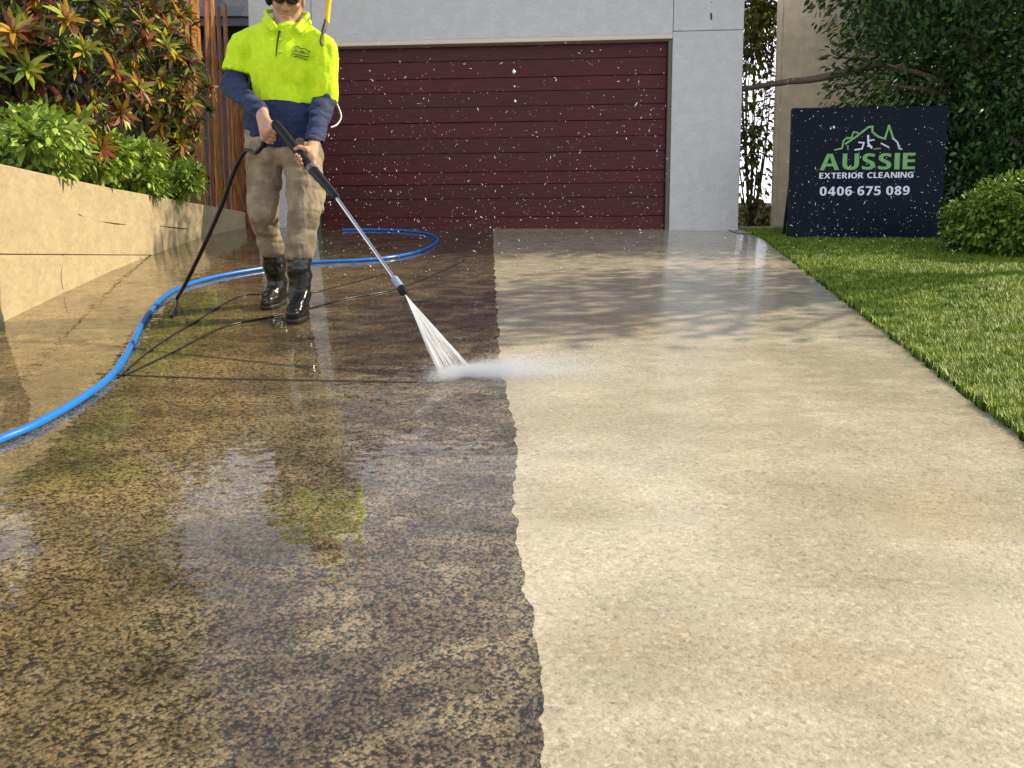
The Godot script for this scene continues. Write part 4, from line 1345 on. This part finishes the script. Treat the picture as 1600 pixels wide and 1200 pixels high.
	# gun geometry, also what the hands close on
	var g0 := W(433, 197, 3.74); var g1 := W(478, 252, 3.66); var g2 := W(525, 308, 3.50); var tip := W(633, 459, 3.12)
	var ps := W(412, 226, 3.80)
	grip(body, g0.lerp(ps, 0.45), ps - g0, Vector3(-0.75, 0.35, 0.55), Vector3(0.6, 0.1, 0.8), 0.016, wr_r.lerp(g0, 0.12), el_r.lerp(wr_r, 0.86), -1.0)
	grip(body, g1.lerp(g0, 0.05), g2 - g0, Vector3(0.75, 0.35, -0.25), Vector3(-0.35, -0.3, -0.9), 0.021, wr_l.lerp(g1, 0.15), el_l.lerp(wr_l, 0.88), -1.0)
	for k in body.v.size(): body.v[k] -= base
	part("body", body.mesh(), skin, person)
	# ---- sunglasses, hat, earmuff, strap, cord
	var hl := Transform3D(hx.basis, hx.origin - base)
	var gl := Node3D.new()
	gl.name = "sunglasses"
	gl.transform = hl
	person.add_child(gl, true)
	for s in [-1.0, 1.0]:
		var lf := Field.new(Vector3(-0.09, -0.05, 0.03), Vector3(0.09, 0.05, 0.14), 0.003)
		lf.ball(Vector3(0.033 * s, 0.004, 0.094), Vector3(0.032, 0.021, 0.009), 0.004, Basis(Vector3.UP, 0.32 * s))
		var lm := MB.new()
		lf.into(lm)
		part("lens", lm.mesh(), M.lens, gl)
		var am := MB.new()
		am.tube([Vector3(0.060 * s, 0.012, 0.085), Vector3(0.076 * s, 0.012, 0.04), Vector3(0.080 * s, 0.008, -0.02)], 0.0035, 6)
		part("temple_arm", am.mesh(), M.black, gl)
	var bm := MB.new()
	bm.tube([Vector3(-0.012, 0.010, 0.100), Vector3(0, 0.014, 0.104), Vector3(0.012, 0.010, 0.100)], 0.0035, 6)
	part("bridge", bm.mesh(), M.black, gl)
	var hatf := Field.new(Vector3(-0.14, 0.0, -0.16), Vector3(0.14, 0.18, 0.22), 0.006)
	hatf.ball(Vector3(0, 0.055, -0.015), Vector3(0.090, 0.088, 0.110), 0.02)
	var crown := hatf.clip(func(p: Vector3) -> float: return 0.052 - p.y)
	var hat_m := MB.new()
	crown.into(hat_m)
	var hat := part("hat", hat_m.mesh(), mat(col(0.75, 0.50, 0.02), 0.5), person, hl)
	var brim := Field.new(Vector3(-0.14, 0.0, -0.16), Vector3(0.14, 0.18, 0.24), 0.006)
	brim.ball(Vector3(0, 0.052, 0.08), Vector3(0.085, 0.011, 0.10), 0.01, Basis(Vector3.RIGHT, 0.1))
	var brm := MB.new()
	brim.into(brm)
	part("brim", brm.mesh(), mat(col(0.70, 0.46, 0.02), 0.5), hat)
	for s in [-1.0]:
		var em := Field.new(Vector3(-0.14, -0.08, -0.08), Vector3(0.14, 0.08, 0.08), 0.005)
		em.ball(Vector3(0.094 * s, -0.008, -0.012), Vector3(0.022, 0.045, 0.036), 0.01)
		var emm := MB.new()
		em.into(emm)
		part("earmuff", emm.mesh(), M.black, person, hl)
	var st := MB.new()
	st.tube(smooth_path([hl * Vector3(0.10, 0.05, -0.02), W(513, -14, 4.0) - base, W(512, 12, 3.99) - base, W(509, 34, 3.97) - base], 0.02), 0.014, 8)
	for k in st.v.size(): st.v[k].z = lerpf(st.v[k].z, (W(512, 10, 4.0) - base).z, 0.6)
	part("yellow_strap", st.mesh(), mat(col(0.72, 0.48, 0.01), 0.7), person)
	st = MB.new()
	st.tube(smooth_path([W(509, 32, 3.97) - base, W(506, 46, 3.95) - base, surf(s1, 501, 62, 3.6, 4.1) - base, surf(s1, 503, 71, 3.6, 4.1) - base], 0.01), [0.010, 0.010, 0.009, 0.008, 0.009, 0.012, 0.011, 0.012, 0.012, 0.012, 0.010, 0.008, 0.006, 0.006, 0.006, 0.006, 0.006, 0.006, 0.006, 0.006, 0.006, 0.006, 0.006, 0.006, 0.006, 0.006, 0.006, 0.006, 0.006, 0.006], 7)
	part("strap_clip", st.mesh(), mat(col(0.05, 0.045, 0.03), 0.6), person)
	st = MB.new()
	st.tube(smooth_path([W(520, 152, 4.08) - base, W(528, 166, 4.1) - base, W(533, 182, 4.1) - base, W(527, 194, 4.08) - base, W(517, 199, 4.05) - base], 0.01), 0.0045, 7)
	part("white_cord", st.mesh(), M.white_cord, person)

	# ---- pressure washer wand, held in both hands
	var wd := thing("pressure_wand", g0, "black gripped pressure washer wand with long steel lance held by the person", "pressure washer")
	var seg := func(called: String, pts: Array, rs: Array, m: Material) -> void:
		var b := MB.new()
		b.tube(pts.map(func(p): return p - g0), rs, 14)
		part(called, b.mesh(), m, wd)
	var ax := (g2 - g0).normalized()
	seg.call("pistol_grip", [g0 + (ps - g0) * -0.1, g0.lerp(ps, 0.3), g0.lerp(ps, 0.7), ps, ps + (ps - g0).normalized() * 0.012], [0.019, 0.016, 0.015, 0.018, 0.012], M.black)
	seg.call("gun_body", [g0 - ax * 0.03, g0 - ax * 0.02, g0 + ax * 0.04, g0.lerp(g1, 0.7), g1, g1 + ax * 0.04], [0.014, 0.022, 0.024, 0.021, 0.018, 0.018], M.black)
	seg.call("collar_ring", [g1 + ax * 0.045, g1 + ax * 0.047, g1 + ax * 0.072, g1 + ax * 0.075], [0.018, 0.025, 0.025, 0.018], mat(col(0.10, 0.10, 0.11), 0.35))
	var fg := [g1 + ax * 0.075]
	var fr := [0.020]
	for k in 9:
		fg.append((g1 + ax * 0.08).lerp(g2, k / 8.0)); fr.append(0.0255 - 0.0008 * k - (0.0022 if k % 2 else 0.0))
	fg.append(g2 + ax * 0.012); fr.append(0.010)
	seg.call("foregrip", fg, fr, M.black)
	var dir := (tip - g2).normalized()
	seg.call("trigger", [g0 + ax * 0.03 + Vector3(-0.01, -0.02, 0.0), g0 + ax * 0.02 + Vector3(-0.015, -0.05, -0.01), g0 + Vector3(-0.01, -0.07, -0.015)], [0.006, 0.005, 0.004], M.black)
	seg.call("lance", [g2, tip - dir * 0.10], [0.0085, 0.0085], M.steel)
	seg.call("nozzle_sleeve", [tip - dir * 0.105, tip - dir * 0.10, tip - dir * 0.045, tip - dir * 0.04], [0.010, 0.0165, 0.0165, 0.012], M.blue_grey)
	seg.call("nozzle_tip", [tip - dir * 0.042, tip - dir * 0.038, tip - dir * 0.012, tip - dir * 0.006, tip], [0.012, 0.019, 0.018, 0.012, 0.009], M.black)
	# ---- supply hose from the grip to the ground
	var hp := smooth_path([ps, ps + (ps - g0).normalized() * 0.05 + Vector3(-0.02, 0, -0.02), W(384, 236, 3.93), W(366, 268, 4.02), W(345, 325, 4.12), W(315, 392, 4.22), W(290, 443, 4.32), P(277, 470) + up_n * 0.012, P(276, 482) + up_n * 0.011, P(268, 498) + up_n * 0.011], 0.02)
	var mbh := MB.new()
	mbh.tube(hp.map(func(p): return p - hp[0]), 0.011, 10)
	var sh := part("supply_hose", mbh.mesh(), M.black_hose)
	sh.position = hp[0]
	tag(sh, "black pressure hose hanging from the wand grip to the driveway", "hose")

# ---------------------------------------------------------------- water: jet, splash and drops in the air
func water() -> void:
	var tip := W(633, 460, 3.12)
	var ia := P(692, 594)
	var ib := P(737, 580)
	var jet := MB.new()
	for k in 1050:
		var s := rng.randf()
		if rng.randf() < 0.35: s = 0.06 * rng.randf() if rng.randf() < 0.6 else 1.0 - 0.06 * rng.randf()
		var e := ia.lerp(ib, s) + Vector3(rng.randf_range(-0.012, 0.012), 0.004, rng.randf_range(-0.02, 0.02))
		var a := 0.0 if rng.randf() < 0.3 else rng.randf() * 0.75
		var b := minf(1.0, a + rng.randf_range(0.15, 0.6))
		var r := rng.randf_range(0.00012, 0.0004)
		jet.tube([tip.lerp(e, a) - tip, tip.lerp(e, lerpf(a, b, 0.5)) - tip, tip.lerp(e, b) - tip], [r * 0.4, r, r * 0.5], 3, false)
	var j := part("water_jet", jet.mesh(), M.droplet)
	j.position = tip
	tag(j, "white fan of pressurised water leaving the wand nozzle", "water jet", "", "stuff")
	# drops thrown along the concrete
	var drop := MB.new()
	for q in [Vector3.UP, Vector3.DOWN]:
		for k in 4:
			var a := Vector3(cos(k * PI / 2), 0, sin(k * PI / 2))
			var b := Vector3(cos((k + 1) * PI / 2), 0, sin((k + 1) * PI / 2))
			var i0 := drop.vert(q, q); drop.vert(a, a); drop.vert(b, b)
			drop.face(i0, i0 + 1, i0 + 2)
	var dm := drop.mesh()
	var mid := ia.lerp(ib, 0.5)
	var xfs := []
	for k in 140000:
		var fwd := Vector3(1.0, 0, 0.02) if rng.randf() < 0.85 else Vector3(-0.4, 0, 0.5)
		var spread := rng.randfn(0.0, 0.30)
		var dist := absf(rng.randfn(0.0, 0.30)) * (1.0 if fwd.x > 0 else 0.25)
		if rng.randf() < 0.25: dist = rng.randf() * 0.25
		var h := 0.004 + absf(rng.randfn(0.0, 0.02)) * (0.7 + minf(dist, 0.35) * 4.5)
		var x := lerpf(ia.x, ib.x, rng.randf()) + fwd.x * dist
		var d := -mid.z + spread * (0.05 + dist * 0.55) - fwd.z * dist
		var r := rng.randf_range(0.00011, 0.00026) * (1.0 if rng.randf() < 0.97 else 2.0)
		xfs.append(Transform3D(Basis(Quaternion(Vector3.UP, rnd_dir().lerp(Vector3(1, 0.1, 0), 0.8).normalized())).scaled_local(Vector3(r, r * rng.randf_range(3.0, 12.0), r)), G(x, d, h)))
	tag(multi("water_splash", dm, M.droplet, xfs, []), "white splash fanning across the washed edge from the jet", "splash", "", "stuff")
	# loose drops flying in front of the garage and the sign
	xfs = []
	while xfs.size() < 2300:
		var px := rng.randf_range(480, 1500)
		var py := rng.randf_range(60, 440)
		if rng.randf() > 0.25 + 0.75 * (py - 60) / 300.0: continue
		if px > 1040 and px < 1225 and rng.randf() < 0.75: continue
		var d := rng.randf_range(4.7, 6.6)
		var p := A(px, py, d)
		if p.y < TA * d + 0.02: continue
		var r := rng.randf_range(0.0010, 0.0026) * (1.0 if rng.randf() < 0.93 else 1.7)
		xfs.append(Transform3D(Basis(Quaternion(Vector3.UP, rnd_dir())).scaled_local(Vector3(r, r * (1.0 if rng.randf() < 0.6 else rng.randf_range(2.0, 6.0)), r)), p))
	for q in [[803, 112, 0.014], [804, 135, 0.006], [805, 158, 0.009], [1303, 199, 0.009], [1298, 201, 0.006]]:
		xfs.append(Transform3D(Basis.from_scale(Vector3(q[2], q[2] * 1.3, q[2])), A(q[0], q[1], 5.4)))
	tag(multi("water_drops", dm, M.droplet, xfs, []), "scattered white drops of water flying before the garage door", "water drops", "", "stuff")
